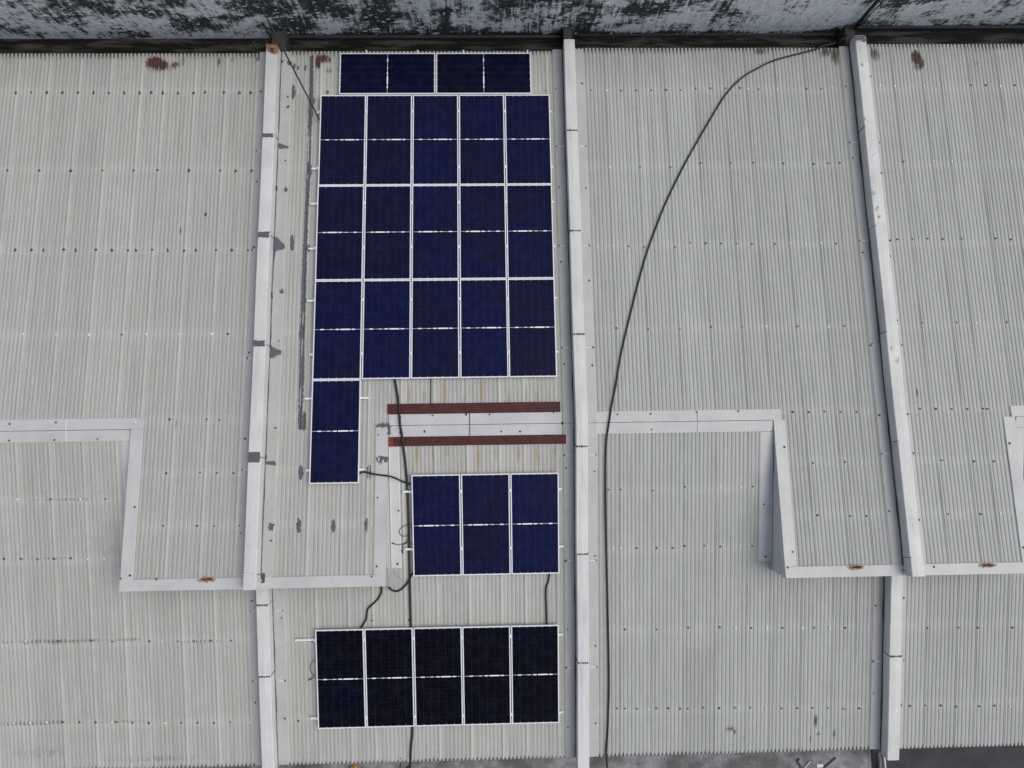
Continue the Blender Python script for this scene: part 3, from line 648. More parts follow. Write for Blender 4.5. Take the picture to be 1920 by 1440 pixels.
# ------------------------------------------------------------------ party walls
PW_LABEL = ['left party wall, its metal capping patched with dark grey sealant smears',
            'middle party wall with straight continuous pale capping running beside the solar panels',
            'right party wall with bright white capping top and blue-grey left side, scribbled marks on it']
def party_wall(k, eave, ujoints, ljoints, step):
    x0, x1 = WALLS[k]; cx = (x0 + x1) / 2
    root = empty('party_wall', (cx, 0.9, GROUND_Z), PW_LABEL[k], 'wall', 'party walls between the roofs')
    # body
    mb = MB()
    a, b = x0 + .02, x1 - .02; yt = -3.40 if step else 0.0
    def body(fn, ya, yb, hh):
        p, q = fn(a, ya, hh), fn(a, yb, hh)
        mb.hexa([(a, ya, GROUND_Z), (b, ya, GROUND_Z), (b, yb, GROUND_Z), (a, yb, GROUND_Z)], [(a, ya, p[2]), (b, ya, p[2]), (b, yb, q[2]), (a, yb, q[2])])
    body(SU, 0.0, eave + .02, .30); body(SL, -7.68, 0.0, .29)
    if step: mb.hexa([SL(a, -3.36, .3), SL(b, -3.36, .3), SL(b, -.02, .3), SL(a, -.02, .3)], [SU(a, -3.36, .30), SU(b, -3.36, .30), SU(b, -.02, .30), SU(a, -.02, .30)])
    # stub that carries the wall on across the gutter to the boundary wall
    ye = 9.60 if k == 0 else 9.68 if k == 1 else 9.80
    mb.box(x0 + (.03 if k != 2 else -.10), x1 + (.10 if k == 0 else -.03 if k == 1 else -.14), eave + .02, ye + .1, -1.6, -.98 if k else -1.04, 1)
    mb.build('wall_body', [M['render'], M['stub']], root)
    def caps(fn, ys, hh, sign):
        """ys from the rear/upper end down; each capping length laps the next"""
        for i in range(len(ys) - 1):
            ya, yb = ys[i], ys[i + 1]; dh = .004 * (i % 2); wob = random.uniform(-.004, .004)
            lap = .03 if i < len(ys) - 2 else 0
            m = MB(); xa, xb = x0 + wob - dh * .6, x1 + wob + dh * .6; n = 8
            rows = []
            for q in range(n + 1):
                y = ya + (yb - lap - ya) * q / n; d = .003 * math.sin(y * 2.1 + k) ; l = .004 * math.sin(y * 1.3 + 2 * k)
                rows.append([fn(xa + l, y, .074 + .012 * math.sin(y * 3 + k)), fn(xa + l, y, hh - .012 + dh), fn(xa + .012 + l, y, hh + dh), fn((xa + xb) / 2 + l, y, hh + .006 + dh + d), fn(xb - .012 + l, y, hh + dh), fn(xb + l, y, hh - .012 + dh), fn(xb + l, y, .074 + .014 * math.sin(y * 2.6))])
            for q in range(n):
                for j in range(6): m.face([rows[q][j], rows[q][j + 1], rows[q + 1][j + 1], rows[q + 1][j]][::-1])
            m.face(rows[0][::-1]); m.face(rows[-1])
            c = m.build('capping', M['cap'], root)
            if i:     # joint sealed across the top and down both sides
                mt = 'silicone' if (k == 2 and fn is SU) else 'seal'
                z = hh + .008
                if k == 2 and fn is SU: bead(c, fn(xa + .01, ya, z), fn(xb - .01, ya, z), .017, 'silicone')
                elif k == 1 or fn is SL:
                    for t in range(5): bolt(c, fn(xa + .03 + t * (xb - xa - .06) / 4, ya - .01, z), BOLT_S)
                    bead(c, fn(xa + .01, ya, z - .003), fn(xb - .01, ya, z - .003), .006, 'silicone' if k == 1 else 'seal')
                bead(c, fn(xa - .002, ya, hh - .01), fn(xa - .004, ya, .06), .008, 'seal_and_shade_dark'); bead(c, fn(xb + .002, ya, hh - .01), fn(xb + .004, ya, .06), .008, 'seal_and_shade_dark')
        return
    yu = [eave + (.06 if k == 1 else .08 if k == 2 else -.06)] + [at_u((x0 + x1) * 40 + 900, v, .3)[1] if False else v for v in ujoints] + [-3.42 if step else -.0383]
    caps(SU, yu, .335, 1)
    yl = [-3.36 if step else .0383] + ljoints + [-7.78]
    caps(SL, yl, .325 if step else .335, -1)
    # apron flashings on both sides
    spans = [(SU, eave, -3.2 if step else 0.0), (SL, 0.0 if not step else -.3, -7.68)]
    for side in (-1, 1):
        xe = x0 if side < 0 else x1
        for fn, ya, yb in spans:
            m = MB(); n = int(abs(yb - ya) / .22); rows = []
            for q in range(n + 1):
                y = ya + (yb - ya) * q / n; wv = .004 * math.sin(y * 2.3 + side + k) + .002 * math.sin(y * 6.1)
                o = .245 + .004 * math.sin(y * .9 + k)
                rows.append([fn(xe - side * .018, y, .030), fn(xe + side * .014, y, .036 + wv), fn(xe + side * .10, y, .035 + wv), fn(xe + side * (o - .02), y, .033), fn(xe + side * o, y, .030), fn(xe + side * (o + .003), y, .004)])
            for q in range(n):
                for j in range(5):
                    f = [rows[q][j], rows[q][j + 1], rows[q + 1][j + 1], rows[q + 1][j]]
                    m.face(f if side < 0 else f[::-1])
            m.face(rows[0]); m.face(rows[-1])
            m.sm = [True] * len(m.sm)
            ap = m.build('apron_flashing', M['flash'], root)
            L = abs(yb - ya); cnt = max(2, int(L / 1.9))
            for q in range(cnt):
                y = ya + (yb - ya) * (q + .5 + random.uniform(-.15, .15)) / cnt
                bolt(ap, fn(xe + side * .19, y, .034), BOLT_S)
            if (k, side) in ((0, 1), (1, -1), (2, -1)):  # dark strip drawn in for the shaded gap at the wall's foot
                cr = MB(); nn = int(abs(yb - ya) / .06)
                for q in range(nn):
                    y0_, y1_ = ya + (yb - ya) * q / nn, ya + (yb - ya) * (q + 1) / nn
                    wd = lambda y: .004 + .020 * max(0, noise.noise(Vector((y * 1.7, k * 5 + side, 1))) + .35 + .4 * noise.noise(Vector((y * 9, k, 3))))
                    f = [fn(xe + side * .004, y0_, .0445), fn(xe + side * (.006 + wd(y0_)), y0_, .0445), fn(xe + side * (.006 + wd(y1_)), y1_, .0445), fn(xe + side * .004, y1_, .0445)]
                    cr.face(f if side < 0 else f[::-1])
                cr.build('gap_shade_strip', M['seal_and_shade_dark'], ap)
            jl = [j - .25 for j in (ujoints if fn is SU else ljoints)]
            for y in jl:
                if (y - ya) * (y - yb) < 0 and not (k == 0 and side > 0 and fn is SU):
                    bead(ap, fn(xe + side * .05, y, .037), fn(xe + side * .21, y + random.uniform(-.01, .01), .035), .011, 'silicone'); bolt(ap, fn(xe + side * .22, y, .036), BOLT_S)
    return root
yJ = lambda u, vs, f=at_u: [f(u, v, .33)[1] for v in vs]
pw0 = party_wall(0, 9.06, yJ(500, [252, 440, 645, 857, 1078]), yJ(495, [1134, 1268], at_l), True)
pw1 = party_wall(1, 9.12, yJ(1070, [244, 432, 626]), yJ(1085, [836, 1038, 1242], at_l), False)
pw2 = party_wall(2, 9.20, yJ(1640, [237, 423, 622, 828, 1047]), yJ(1680, [1230], at_l), True)
# dark sealant smeared over the left party wall's joints and apron
capz, apz = flat(.346), flat(.040)
for v, hh in ((254, .10), (440, .13), (644, .13), (857, .22)):
    _, y = at_u(505, v, .34); smear('sealant_patch', pw0, SU, capz, [(-5.30, y - hh / 2), (-5.045, y - hh / 2), (-5.04, y + hh / 2), (-5.30, y + hh / 2)], M['seal'], .016, .008, .003)
def pxs(fnat, pts, h): return [fnat(u, v, h) for u, v in pts]
for pts in ([(521, 268), (540, 274), (541, 278), (524, 279)], [(505, 434), (518, 444), (533, 458), (535, 466), (517, 470), (515, 486), (512, 470), (508, 452)],
            [(503, 640), (512, 652), (528, 658), (527, 663), (507, 673), (502, 660)], [(488, 852), (501, 853), (500, 862), (490, 862)], [(496, 865), (517, 865), (517, 873), (498, 871)], [(496, 1082)] * 3,
            [(537, 198), (543, 198), (543, 202), (537, 202)], [(535, 350), (540, 354), (537, 360), (532, 358)], [(524, 546), (531, 541), (532, 550), (526, 551)], [(507, 547), (512, 549), (511, 560), (507, 556)], [(487, 973), (491, 973), (491, 992), (487, 990)], [(503, 980), (514, 982), (512, 996), (504, 994)],
            [(516, 346), (521, 350), (518, 360), (515, 356)], [(525, 112), (534, 112), (530, 118), (527, 116)], [(539, 115), (548, 116), (548, 122), (540, 122)]):
    if len(set(pts)) > 2: smear('sealant_patch', pw0, SU, apz, pxs(at_u, pts, .042), M['seal_and_shade_dark' if pts[0][0] in (487, 516, 507) else 'seal'], .017, .008, .004)
x, y = at_u(488, 1083, .05); smear('sealant_patch', pw0, SU, flat(.05), ell(-4.97, y, .035, .11), M['seal_and_shade_dark'], .03, .011, .004)
x, y = at_u(505, 1076, .34); bead(pw0, SU(-5.30, y, .352), SU(-5.03, y, .352), .016, 'silicone')
# capping marks on the right wall
for u, v in ((1617, 122), (1625, 223), (1638, 290), (1639, 363), (1644, 392), (1650, 405), (1672, 655), (1682, 675)):
    x, y = at_u(u, v, .34); m = MB()
    pts = [SU(x + random.uniform(-.05, .05), y + random.uniform(-.06, .06), .348) for _ in range(4)]
    m.tube(spline(pts, 4), .0035, 4); m.build('scribble_mark', M['seal'], pw2)
# dark tarred end of the right wall
smear('sealant_patch', pw2, SU, flat(.345), [(8.89, 9.12), (9.17, 9.10), (9.17, 9.28), (8.89, 9.28)], M['seal'], .05, .012, .003, .5)

# ------------------------------------------------------------------ sealant strokes on the solar roof
seam_mid = lambda x: hcorr('mid', x)
up_mid = slopes['mid'][0]
long_band = [(581, 104), (588, 104), (588, 190), (584, 250), (582, 330), (577, 420), (574.5, 520), (572.5, 620), (571, 640), (571, 700), (567, 775), (566, 805), (559, 806), (560, 740), (562, 660), (565, 560), (569, 450), (573.5, 350), (577, 250), (580, 170)]
smear('sealant_stroke', up_mid, SU, seam_mid, pxs(at_u, long_band, .02), M['seal'], .014, .0095, .004)
for cx, cy, rx, ry in ((550, 172, 3.5, 16), (552, 125, 3, 6), (559, 127, 2.5, 5), (573, 127, 2.5, 7), (614, 173, 2.5, 4), (566, 625, 5, 16), (570, 790, 4, 18), (582, 320, 2.5, 14), (548, 455, 4, 16), (564, 886, 4, 13), (658, 780, 3, 10), (692, 885, 3.5, 14),
                       (560, 986, 4, 12), (625, 986, 3.5, 12), (688, 985, 4, 12), (579, 465, 2.5, 8), (588, 190, 3, 6)):
    x, y = at_u(cx, cy, .02); smear('sealant_stroke', up_mid, SU, seam_mid, ell(x, y, rx / 80, ry / 80), M['seal'], .020, .009, .004)
for cx, cy, rx, ry in ((716, 862, 11, 7), (718, 798, 12, 3), (729, 805, 3, 12)):
    x, y = at_u(cx, cy, .04); smear('sealant_patch', vfm, SU, flat(.040), ell(x, y, rx / 80, ry / 80), M['seal'], .03, .010, .0035, .35)
# dark sealant dabs round the bolts of the leftmost roof
for v, ox, s, xs in BU['far_left'][:3]:
    for q in xs[:: (1 if v < 300 else 2)]:
        x, y = at_u(abs(q) / 3, v, .02); smear('sealant_dab', slopes['far_left'][0], SU, lambda xx: hcorr('far_left', xx), ell(x, y, .016, random.uniform(.03, .06), 10), M['seal_and_shade_dark'], .012, .010, .004)
x, y = at_u(385, 402, .02); smear('sealant_dab', slopes['far_left'][0], SU, lambda xx: hcorr('far_left', xx), ell(x, y, .035, .05, 10), M['seal_and_shade_dark'], .012, .010, .005)

# ------------------------------------------------------------------ red strips beside the ridge cap
def red_strip(label, fn, x0, x1, ya, yb, tip):
    mb = MB(); n = 18
    for k in range(n):
        p, q = x0 + (x1 - x0) * k / n, x0 + (x1 - x0) * (k + 1) / n
        if tip: p, q = (p if k == 0 else p - (.11 if k == 1 else 0)), (q - .11 if k == 0 else q)
        wv = lambda x: .043 + .002 * math.sin(x * 3)
        mb.hexa([fn(p, ya, .022), fn(q, ya, .022), fn(q, yb, .022), fn(p, yb, .022)], [fn(p, ya, wv(p)), fn(q, ya, wv(q)), fn(q, yb, wv(q)), fn(p, yb, wv(p))], 1 if (tip and k == 0) else 0)
    o = mb.build('roof_strip', [M['red'], M['orange']], None, (x0, ya, 0)); tag(o, label, 'metal strip', 'dark red strips beside the ridge cap')
red_strip('dark red strip lying above the ridge cap, below the solar panel block', SU, -2.37, 1.485, .250, .480, False)
red_strip('dark red strip below the ridge cap with a bright orange left end', SL, -2.36, 1.600, -.455, -.250, True)

# ------------------------------------------------------------------ solar panels
PW_, PH_ = 1.0775, 2.290
def panel_mesh():
    fr = MB(); w2, h2, t, f = PW_ / 2, PH_ / 2, 0.035, 0.024
    for x0, x1, y0, y1 in ((-w2, -w2 + f, -h2, h2), (w2 - f, w2, -h2, h2), (-w2 + f, w2 - f, -h2, -h2 + f), (-w2 + f, w2 - f, h2 - f, h2)):
        fr.box(x0, x1, y0, y1, -t, 0)
    gl = MB(); gl.face([(-w2 + f - .002, -h2 + f - .002, -.005), (w2 - f + .002, -h2 + f - .002, -.005), (w2 - f + .002, h2 - f + .002, -.005), (-w2 + f - .002, h2 - f + .002, -.005)], 0)
    gl.face([(-w2 + f, -h2 + f, -.03), (-w2 + f, h2 - f, -.03), (w2 - f, h2 - f, -.03), (w2 - f, -h2 + f, -.03)], 0)
    W = PW_ - 2 * f; X = lambda q: -w2 + f + q * W
    gl.face([(X(0), -.0028, -.0038), (X(1), -.0028, -.0038), (X(1), .0028, -.0038), (X(0), .0028, -.0038)], 1)
    for a, b, h in ((.12, .20, .012), (.33, .39, .0075), (.455, .53, .012), (.56, .775, .014), (.805, .88, .012)):
        gl.face([(X(a), -h, -.0030), (X(b), -h, -.0030), (X(b), h, -.0030), (X(a), h, -.0030)], 1)
    for k in range(1, 6):
        for sg in (-1, 1):
            yy = sg * (h2 - f); gl.face([(X(k / 6) - .004, min(yy, yy - sg * .018), -.0032), (X(k / 6) + .004, min(yy, yy - sg * .018), -.0032), (X(k / 6) + .004, max(yy, yy - sg * .018), -.0032), (X(k / 6) - .004, max(yy, yy - sg * .018), -.0032)], 1)
    return fr, gl
_fr, _gl = panel_mesh()
proto = empty('solar_panel', (0, 0, 0), 'x', 'solar panel')
p_fr = _fr.build('frame', M['alu'], proto); p_gl = _gl.build('cell_sheet', [M['cells'], M['tab']], proto)
dark_reflect_mesh = p_gl.data.copy(); dark_reflect_mesh.materials[0] = M['cells_dark_reflect']
dim_reflect_mesh = p_gl.data.copy(); dim_reflect_mesh.materials[0] = M['cells_dim_reflect']
used = [False]
def solar_panel(p, upper, rz, label, group, black=False):  # black: use a cell sheet with a dark reflection painted in
    if not used[0]: o = proto; used[0] = True
    else:
        o = proto.copy(); COL.objects.link(o)
        for ch in (p_fr, p_gl):
            c = ch.copy(); c.parent = o; COL.objects.link(c)
            if black and ch is p_gl: c.data = dim_reflect_mesh if black == 2 else dark_reflect_mesh
    o.location = p; o.rotation_euler = (Matrix.Rotation(-ANG if upper else ANG, 3, 'X') @ Matrix.Rotation(rz, 3, 'Z')).to_euler()
    o['label'] = label; o['category'] = 'solar panel'; o['group'] = group
HP = 0.130; WP, HPITCH = 1.0975, 2.298
XU, SUY = -4.04836, 7.92794
slu = lambda x, s, h: SU(x, s * CA, h)        # s = distance along the slope from the ridge
sll = lambda x, s, h: SL(x, -s * CA, h)
COLN = ['leftmost', 'second from left', 'middle', 'second from right', 'rightmost']
ROWN = ['top', 'middle', 'bottom']
JIT = lambda: random.uniform(-.003, .003)
for j in range(3):
    for i in range(5):
        solar_panel(slu(XU + (i + .5) * WP + JIT(), SUY - (j + .5) * HPITCH, HP + JIT()), True, math.pi if j == 1 else 0,
                    f'navy solar panel, {COLN[i]} in the {ROWN[j]} row of the block of fifteen', 'solar panels on the corrugated roof')
solar_panel(slu(XU + .5 * WP, SUY - 3.5 * HPITCH, HP), True, 0, 'single navy solar panel hanging below the left end of the block of fifteen', 'solar panels on the corrugated roof')
for i, n in enumerate(('left', 'right')):
    solar_panel(slu(-3.611 + (i + .5) * 2.311, 7.962 + PW_ / 2 - .012, HP), True, -math.pi / 2, f'sideways solar panel painted reflection-dark beside the back gutter, {n} one of the pair', 'solar panels on the corrugated roof', 2)
for i, n in enumerate(('left', 'middle', 'right')):
    solar_panel(sll(-1.86287 + (i + .5) * WP + JIT(), 1.08989 + .5 * HPITCH, HP + JIT()), False, math.pi, f'navy solar panel below the red strips, {n} one of the row of three', 'solar panels on the corrugated roof')
for i in range(5):
    solar_panel(sll(-4.08131 + (i + .5) * WP + JIT(), 4.56364 + .5 * HPITCH, HP + JIT()), False, 0, f'solar panel painted reflection-dark, {COLN[i]} in the row of five near the front eave', 'solar panels on the corrugated roof', True)

# mounting rails with clamps
def rail(label, fn, y, xa, xb, clamps, ends):
    mb = MB(); mb.slab(fn, xa, xb, y - .02, y + .02, .042, .094)
    mb.slab(fn, xa, xb, y - .008, y + .008, .0945, .0965)
    o = mb.build('mounting_rail', M['alu'], None, fn(xa, y, .0)); tag(o, label, 'rail', 'aluminium rails under the solar panels')
    for x in clamps:
        c = MB(); c.slab(fn, x - .0085, x + .0085, y - .030, y + .030, .092, .1335); c.slab(fn, x - .020, x + .020, y - .030, y + .030, .1335, .1375); c.build('clamp', M['alu'], o)
    for x, sg in ends:
        c = MB(); c.hexa([fn(x, y - .03, .092), fn(x + .035 * sg, y - .012, .092), fn(x + .035 * sg, y + .012, .092), fn(x, y + .03, .092)][::sg], [fn(x, y - .03, .136), fn(x + .03 * sg, y - .012, .125), fn(x + .03 * sg, y + .012, .125), fn(x, y + .03, .136)][::sg])
        c.build('clamp', M['alu'], o)
    k = 0; x = xa + .3
    while x < xb - .05:      # feet that stand on the corrugation crests
        c = MB(); c.slab(fn, x - .02, x + .02, y - .03, y + .03, .018, .0415); c.build('foot', M['alu'], o); x += 1.46
clx = lambda X, n: [X + i * WP - .001 for i in range(1, n)]
rows = [(211, 594, 0), (316, 584, 1), (382, 582, 0), (466, 578, 1), (564, 576, 0), (665, 580, 1)]
nm = ['first', 'second', 'third', 'fourth', 'fifth', 'sixth']
for i, (v, ul, _) in enumerate(rows):
    xl, y = at_u(ul, v, .09)
    rail(f'{nm[i]} aluminium rail from the top under the block of fifteen panels', SU, y, xl, XU + 5 * WP + .03, clx(XU, 5), [(XU + 5 * WP - .018, 1), (XU, -1)])
for n, v, ul, ur in (('upper', 747.5, 571, 690.5), ('lower', 882, 573, 682.5)):
    xl, y = at_u(ul, v, .09); xr, _ = at_u(ur, v, .09)
    rail(f'{n} aluminium rail poking out both sides of the single low solar panel', SU, y, xl, xr, [], [(XU + WP - .018, 1), (XU, -1)])
for n, v, ul, ur in (('upper', 922, 755, 1053), ('lower', 1030, 759, 1057)):
    xl, y = at_l(ul, v, .09); xr, _ = at_l(ur, v, .09)
    rail(f'{n} aluminium rail under the row of three solar panels', SL, y, xl, xr, clx(-1.86287, 3), [(-1.86287 + 3 * WP - .018, 1), (-1.86287, -1)])
for n, v, ul, ur in (('long protruding upper', 1200.5, 553, 1056), ('lower', 1347, 581.7, 1055)):
    xl, y = at_l(ul, v, .09); xr, _ = at_l(ur, v, .09)
    rail(f'{n} aluminium rail under the row of five solar panels', SL, y, xl, xr, clx(-4.08131, 5), [(-4.08131 + 5 * WP - .018, 1), (-4.08131, -1)])
for i, u in enumerate((687, 783, 869, 989)):
    x, _ = at_u(u, 96, .12); y0, y1 = 7.93, 9.01
    mb = MB(); mb.slab(SU, x - .02, x + .02, y0, y1 + .03, .042, .094)
    o = mb.build('mounting_rail', M['alu'], None, SU(x, y0, 0)); tag(o, f'short rail under the sideways panels by the gutter, {["leftmost", "second from left", "second from right", "rightmost"][i]} of four', 'rail', 'aluminium rails under the solar panels')
    c = MB(); c.slab(SU, x - .02, x + .02, y1 + .003, y1 + .03, .095, .136); c.build('clamp', M['alu'], o)

# ------------------------------------------------------------------ cables
def cable(name, label, pts, r, cat='cable', n=10, sub=6, group=None, wob=0.0):
    pts = spline(pts, sub); 
    mb = MB(); mb.tube(pts, r, n); o = mb.build(name, M['black'], None, tuple(pts[0])); return tag(o, label, cat, group)
big_px = [(1566.7, 80), (1545, 86), (1520, 95), (1480, 105), (1446.7, 115), (1420, 128), (1390, 146.7), (1360, 178), (1330, 226.7), (1306.7, 266.7), (1280, 315), (1250, 376.7), (1230, 426.7), (1211, 480), (1191.7, 550), (1166, 656.7), (1155, 720), (1146, 765)]
pts = [at_y(1597, 59, 9.70), at_z(1582, 72, -.85)] + [P_roof(u, v, .045) for u, v in big_px]
pts += [SU(at_u(1142.5, 790, .07)[0], .02, .075)] + [P_roof(u, v, .062 if v < 815 else .045) for u, v in [(1139.5, 808), (1136.7, 830), (1135.3, 863), (1135.2, 910), (1135.7, 960), (1137, 1020), (1138.5, 1090), (1140, 1160), (1141.6, 1240), (1142, 1293), (1140.5, 1340), (1139, 1376.7), (1136.8, 1405)]]
x, y, z = P_roof(1136.7, 1417, .03); pts += [(x, y, z), at_z(1139, 1446, -1.0), at_z(1141, 1475, -1.35), at_z(1143, 1500, -1.49)]
cable('power_cable', 'long black cable curving across the bare roof from back wall to front eave', pts, .0205)
cd_px = [(739, 702), (740, 710), (743.5, 730), (746, 746.7), (748.3, 770)]
pts = [P_roof(u, v, .05) for u, v in cd_px] + [SU(at_u(750.5, 792, .07)[0], .01, .08)] + [P_roof(u, v, .068 if v < 820 else .055) for u, v in [(753.3, 813), (756.5, 840), (760, 866), (763.3, 906.7), (765.7, 960), (767, 1010), (768, 1072), (769.4, 1140), (770.5, 1176), (772, 1270), (773.3, 1363), (771.5, 1392), (770, 1412)]]
x, y, z = P_roof(769.6, 1424, .03); pts += [(x, y, z), at_z(769, 1438, -1.0), at_z(768.5, 1460, -1.45)]
cable('conduit', 'thick black conduit running down the roof between the solar panel groups', pts, .026, 'conduit')
rp = lambda l, h: [P_roof(u, v, h) for u, v in l]
cable('cable_branch', 'black cable from the single low panel across to the conduit', rp([(672, 889.5), (674.4, 888), (680, 885.4), (687.5, 885.6), (700, 888.8), (715, 891), (730, 892.8)], .09)[:6] + [SL(*at_l(730, 892.5, .16), .16), SL(*at_l(742.5, 896, .08), .08), SL(*at_l(755, 902.5, .06), .06), SL(*at_l(770, 907.5, .07), .07)], .021) if False else None
br = []
for u, v, h in ((671, 890, .09), (674.4, 888, .08), (680, 885.4, .06), (687.5, 885.6, .055), (700, 888.8, .055), (715, 891, .06), (729, 892.8, .07)):
    x, y = at_u(u, v, h); br.append(SU(x, y, h))
for u, v, h in ((742.5, 897, .10), (755, 903, .07), (771, 908, .075)):
    x, y = at_l(u, v, h); br.append(SL(x, y, h))
cable('cable_branch', 'black cable looping from the single low panel over to the conduit', br, .020)
cable('cable_branch', 'black cable sagging from the raised roof corner up to the row of three panels', [SL(*at_l(u, v, h), h) for u, v, h in ((722, 1093, .20), (727.5, 1098.8, .12), (733.8, 1105.6, .06), (742.5, 1108.8, .045), (752.5, 1105, .045), (762.5, 1095, .06), (768.8, 1083.8, .085), (774.5, 1074, .09))], .021)
cable('cable_branch', 'black cable winding from under the raised roof edge to the row of five panels', [SL(*at_l(u, v, h), h) for u, v, h in ((715.5, 1090, .06), (715, 1100, .045), (715, 1110, .04), (710, 1121, .04), (701, 1131, .04), (691, 1140, .04), (688.3, 1147, .04), (686.7, 1160, .04), (681, 1171, .05), (675, 1181, .07))], .020)
cable('cable_branch', 'short black cable between the rows of three and five panels, near the middle wall', [SL(*at_l(u, v, h), h) for u, v, h in ((1031, 1070, .08), (1030, 1079, .06), (1028.3, 1090, .045), (1024, 1103, .04), (1024.1, 1133, .04), (1025.3, 1164, .05), (1025.5, 1178, .07))], .019)
cable('cable_branch', 'short black cable hanging below the block of fifteen panels to the red strip', [SU(*at_u(u, v, .03), .03) for u, v in ((807.7, 700), (807.8, 720), (807.6, 756))], .011)
lead = lambda label, l: cable('connector_lead', label, [SL(*at_l(u, v, h), h) for u, v, h in l], .007, 'wire', 6)
lead('thin wire loop beside the left edge of the row of three panels', ((772, 984.5, .09), (762, 985, .08), (753, 989, .06), (749, 997, .05), (752, 1003.5, .05), (759, 1005.5, .06), (767, 1003, .09)))
o = lead('thin wire with a black plug reaching left from the row of three panels', ((766, 1008, .095), (764, 1014, .07), (758, 1019, .05), (748, 1021.5, .045), (740, 1020, .045), (735, 1018, .045)))
mb = MB(); mb.tube([SL(*at_l(u, v, .045), .045) for u, v in ((740, 1020.2), (734.5, 1018))], .014, 7); mb.build('plug', M['black'], o)
o = lead('thin hooked wire with a black plug under the row of three panels', ((773, 1018, .09), (762, 1018, .06), (757, 1022, .05), (754.5, 1028, .045), (755, 1036, .04)))
mb = MB(); mb.tube([SL(*at_l(u, v, .04), .04) for u, v in ((754, 1032), (755.3, 1037.5))], .014, 7); mb.build('plug', M['black'], o)
o = lead('thin wire loop with a plug beside the leftmost panel of the row of five', ((591, 1238, .09), (586, 1241, .06), (582, 1248, .045), (582.5, 1257, .045), (586, 1264, .06), (590, 1268, .08), (585, 1272, .05), (577, 1276, .04)))
mb = MB(); mb.tube([SL(*at_l(u, v, .045), .045) for u, v in ((585, 1272), (580, 1274.7))], .014, 7); mb.build('plug', M['black'], o)
# overhead lines
a, bq = at_y(470, -25, 9.55), SU(*at_u(600, 226, .10), .10)
pts = [Vector(a).lerp(Vector(bq), t) + Vector((0, 0, -.10 * math.sin(math.pi * t))) for t in np.linspace(0, 1, 9)]
cable('overhead_cable', 'thin straight black cable slanting from the mouldy wall down to the panels, left end', pts, .018)
wl = [at_y(1660, -18, 9.66), at_y(1645, 2, 9.66), at_y(1625, 25, 9.66), at_y(1606, 48, 9.66), at_y(1597, 60, 9.64)]
cable('wall_cable', 'thick black cable bundle running down the mouldy wall to the right party wall', wl, .045)
wl2 = [at_y(1655, 5, 9.66), at_y(1640, 18, 9.62), at_y(1622, 38, 9.6), at_y(1605, 53, 9.6), at_y(1596, 62, 9.58)]
cable('wall_cable', 'thinner black cable alongside the thick bundle on the mouldy wall', wl2, .014)
cable('hooked_rod', 'small black hooked rod sticking out of the mouldy wall', [at_y(1648, -12, 9.66), at_y(1651, 8, 9.60), at_y(1652, 15, 9.58), at_y(1658, 9, 9.56)], .012, 'rod')
cable('dangling_wire', 'thin black wire hanging off the front eave left of the yellow object', [SL(*at_l(570, 1424, .02), .02), at_z(570, 1434, -1.1), at_z(570, 1448, -1.5)], .012, 'wire')
cable('dangling_wire', 'thin black wire hanging off the front eave right of the yellow object', [SL(*at_l(751, 1422, .02), .02), at_z(750.5, 1432, -1.1), at_z(750, 1448, -1.5)], .013, 'wire')

# ------------------------------------------------------------------ boundary wall, ground, gutter things, debris
mb = MB()
segs = [(-16.5, -5.0, 9.58, 9.60), (-5.0, 8.95, 9.62, 9.72), (8.95, 18.5, 9.80, 9.95)]
for x0, x1, ya, yb in segs:
    mb.hexa([(x0, ya, GROUND_Z), (x1, yb, GROUND_Z), (x1, 10.4, GROUND_Z), (x0, 10.4, GROUND_Z)], [(x0, ya, 1.25), (x1, yb, 1.25), (x1, 10.4, 1.25), (x0, 10.4, 1.25)])
o = mb.build('boundary_wall', M['mould'], None, (0, 9.7, GROUND_Z)); tag(o, 'tall whitewashed wall blackened by mould behind the roofs', 'wall')
mb = MB(); mb.face([(-900, -900, GROUND_Z), (900, -900, GROUND_Z), (900, 900, GROUND_Z), (-900, 900, GROUND_Z)])
tag(mb.build('ground', M['ground']), kind='structure')
# weeds in the gutter
mb = MB(); cx, cy, cz = at_z(476, 84, -1.2)
for k in range(90):
    p = Vector((cx + random.gauss(0, .10), cy + random.gauss(0, .06), -1.34 + abs(random.gauss(0, .10)))); d = Vector((random.uniform(-1, 1), random.uniform(-1, 1), random.uniform(0, .8))).normalized(); s = random.uniform(.012, .03)
    e = d.cross(Vector((0, 0, 1))).normalized() * s * .4; mb.face([p, p + d * s * .5 + e, p + d * s, p + d * s * .5 - e])
for k in range(8):
    mb.tube([(cx + random.gauss(0, .05), cy, -1.36), (cx + random.gauss(0, .12), cy + random.gauss(0, .05), -1.22)], .003, 4)
tag(mb.build('gutter_weed', M['leaf'], None, (cx, cy, -1.36)), 'small leafy weed growing in the dark gutter beside the left party wall', 'plant')
# tan scrap over the rear end of the left party wall
mb = MB(); g = [(498.5, 82), (505, 82.5), (512, 83), (519.5, 82)], [(499, 89), (506, 89.5), (513, 90), (521, 90)], [(503, 94), (508, 97), (513, 98), (522.5, 97)], [(508, 98), (510, 100), (514, 101), (522, 99)]
hh = [.30, .36, .38, .36]; V_ = [[SU(*at_u(u, v, h), h) for u, v in row] for row, h in zip(g, hh)]
for i in range(3):
    for j in range(3): mb.face([V_[i][j], V_[i + 1][j], V_[i + 1][j + 1], V_[i][j + 1]], 1 if (i == 1 and j == 1) else 0, True)
tag(mb.build('plastic_scrap', [M['tan'], M['rust']], None, V_[0][0]), 'torn tan scrap with a reddish spot on the left party wall', 'scrap')
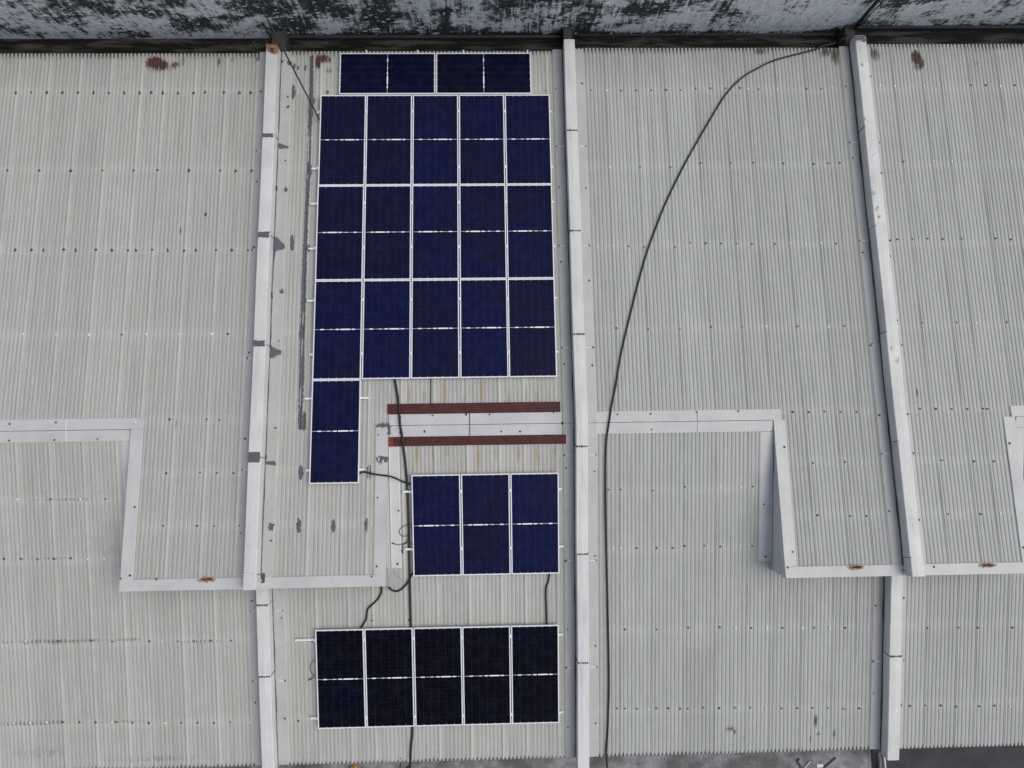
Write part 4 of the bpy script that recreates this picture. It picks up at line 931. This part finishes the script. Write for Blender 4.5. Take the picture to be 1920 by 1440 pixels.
# debris on the front canopy
Z = -1.52
def flat_bar(name, label, cat, px, wd, mat, ht=.02):
    mb = MB(); P = [Vector(at_z(u, v, Z + .004)) for u, v in px]
    for p, q in zip(P, P[1:]):
        d = (q - p).normalized(); nn = Vector((-d.y, d.x, 0)) * wd / 2; q2 = q + d * wd / 3
        a = [p - nn, q2 - nn, q2 + nn, p + nn]; mb.hexa(a, [v + Vector((0, 0, ht)) for v in a]); ht += .003
    tag(mb.build(name, mat, None, tuple(P[0])), label, cat)
flat_bar('angle_bracket', 'black bent angle piece lying on the concrete below the front eave', 'scrap', [(1499, 1422.5), (1494.5, 1426), (1503, 1441)], .045, M['black'])
flat_bar('metal_offcut', 'narrow silvery strip leaning to the bent black piece on the concrete', 'scrap', [(1519, 1427), (1505, 1443)], .03, M['flash'])
flat_bar('steel_rod', 'straight black bar lying slantwise on the concrete right of the white tag', 'scrap', [(1566.5, 1420), (1541, 1443)], .04, M['black'])
flat_bar('paper_tag', 'small bright white tag lying on the concrete between black bars', 'tag', [(1532, 1435.8), (1541.5, 1435.8)], .075, M['white'], .006)
flat_bar('steel_rod', 'brown rod end lying beside the conduit below the front eave', 'scrap', [(770, 1434), (756, 1446)], .035, M['rust'])
mb = MB(); cx, cy, _ = at_z(662, 1441, Z); n = 16
for k, (r, z) in enumerate(((.10, 0), (.10, .05), (.085, .09), (.05, .115), (.012, .125))):
    mb.v += [(cx + r * math.cos(2 * math.pi * i / n), cy + r * .8 * math.sin(2 * math.pi * i / n), Z + .004 + z) for i in range(n)]
    if k:
        for i in range(n): mb.f.append(((k - 1) * n + i, (k - 1) * n + (i + 1) % n, k * n + (i + 1) % n, k * n + i)); mb.m.append(0); mb.sm.append(True)
mb.f.append(tuple(4 * n + i for i in range(n))); mb.m.append(0); mb.sm.append(True)
tag(mb.build('yellow_helmet', M['yellow'], None, (cx, cy, Z)), 'rounded yellow plastic cap lying below the front eave', 'helmet')
# drain pipes by the near end of the right party wall
def pipe(label, pts, r, mat):
    mb = MB(); mb.tube(spline(pts, 5), r, 10); tag(mb.build('drain_pipe', mat, None, tuple(pts[0])), label, 'pipe', 'pipes below the right party wall')
pipe('white drain pipe emerging under the near end of the right party wall', [at_z(1655, 1408, -1.2), at_z(1657, 1415, -1.22), at_z(1659, 1430, -1.3), at_z(1660.5, 1450, -1.4)], .022, M['white'])
pipe('dull grey-brown pipe left of the white drain pipe', [at_z(1648, 1410, -1.3), at_z(1650, 1425, -1.35), at_z(1651, 1450, -1.45)], .03, M['render'])
pipe('black pipe left of the dull pipe below the eave', [at_z(1643, 1412, -1.3), at_z(1645, 1428, -1.4), at_z(1647, 1450, -1.45)], .02, M['black'])
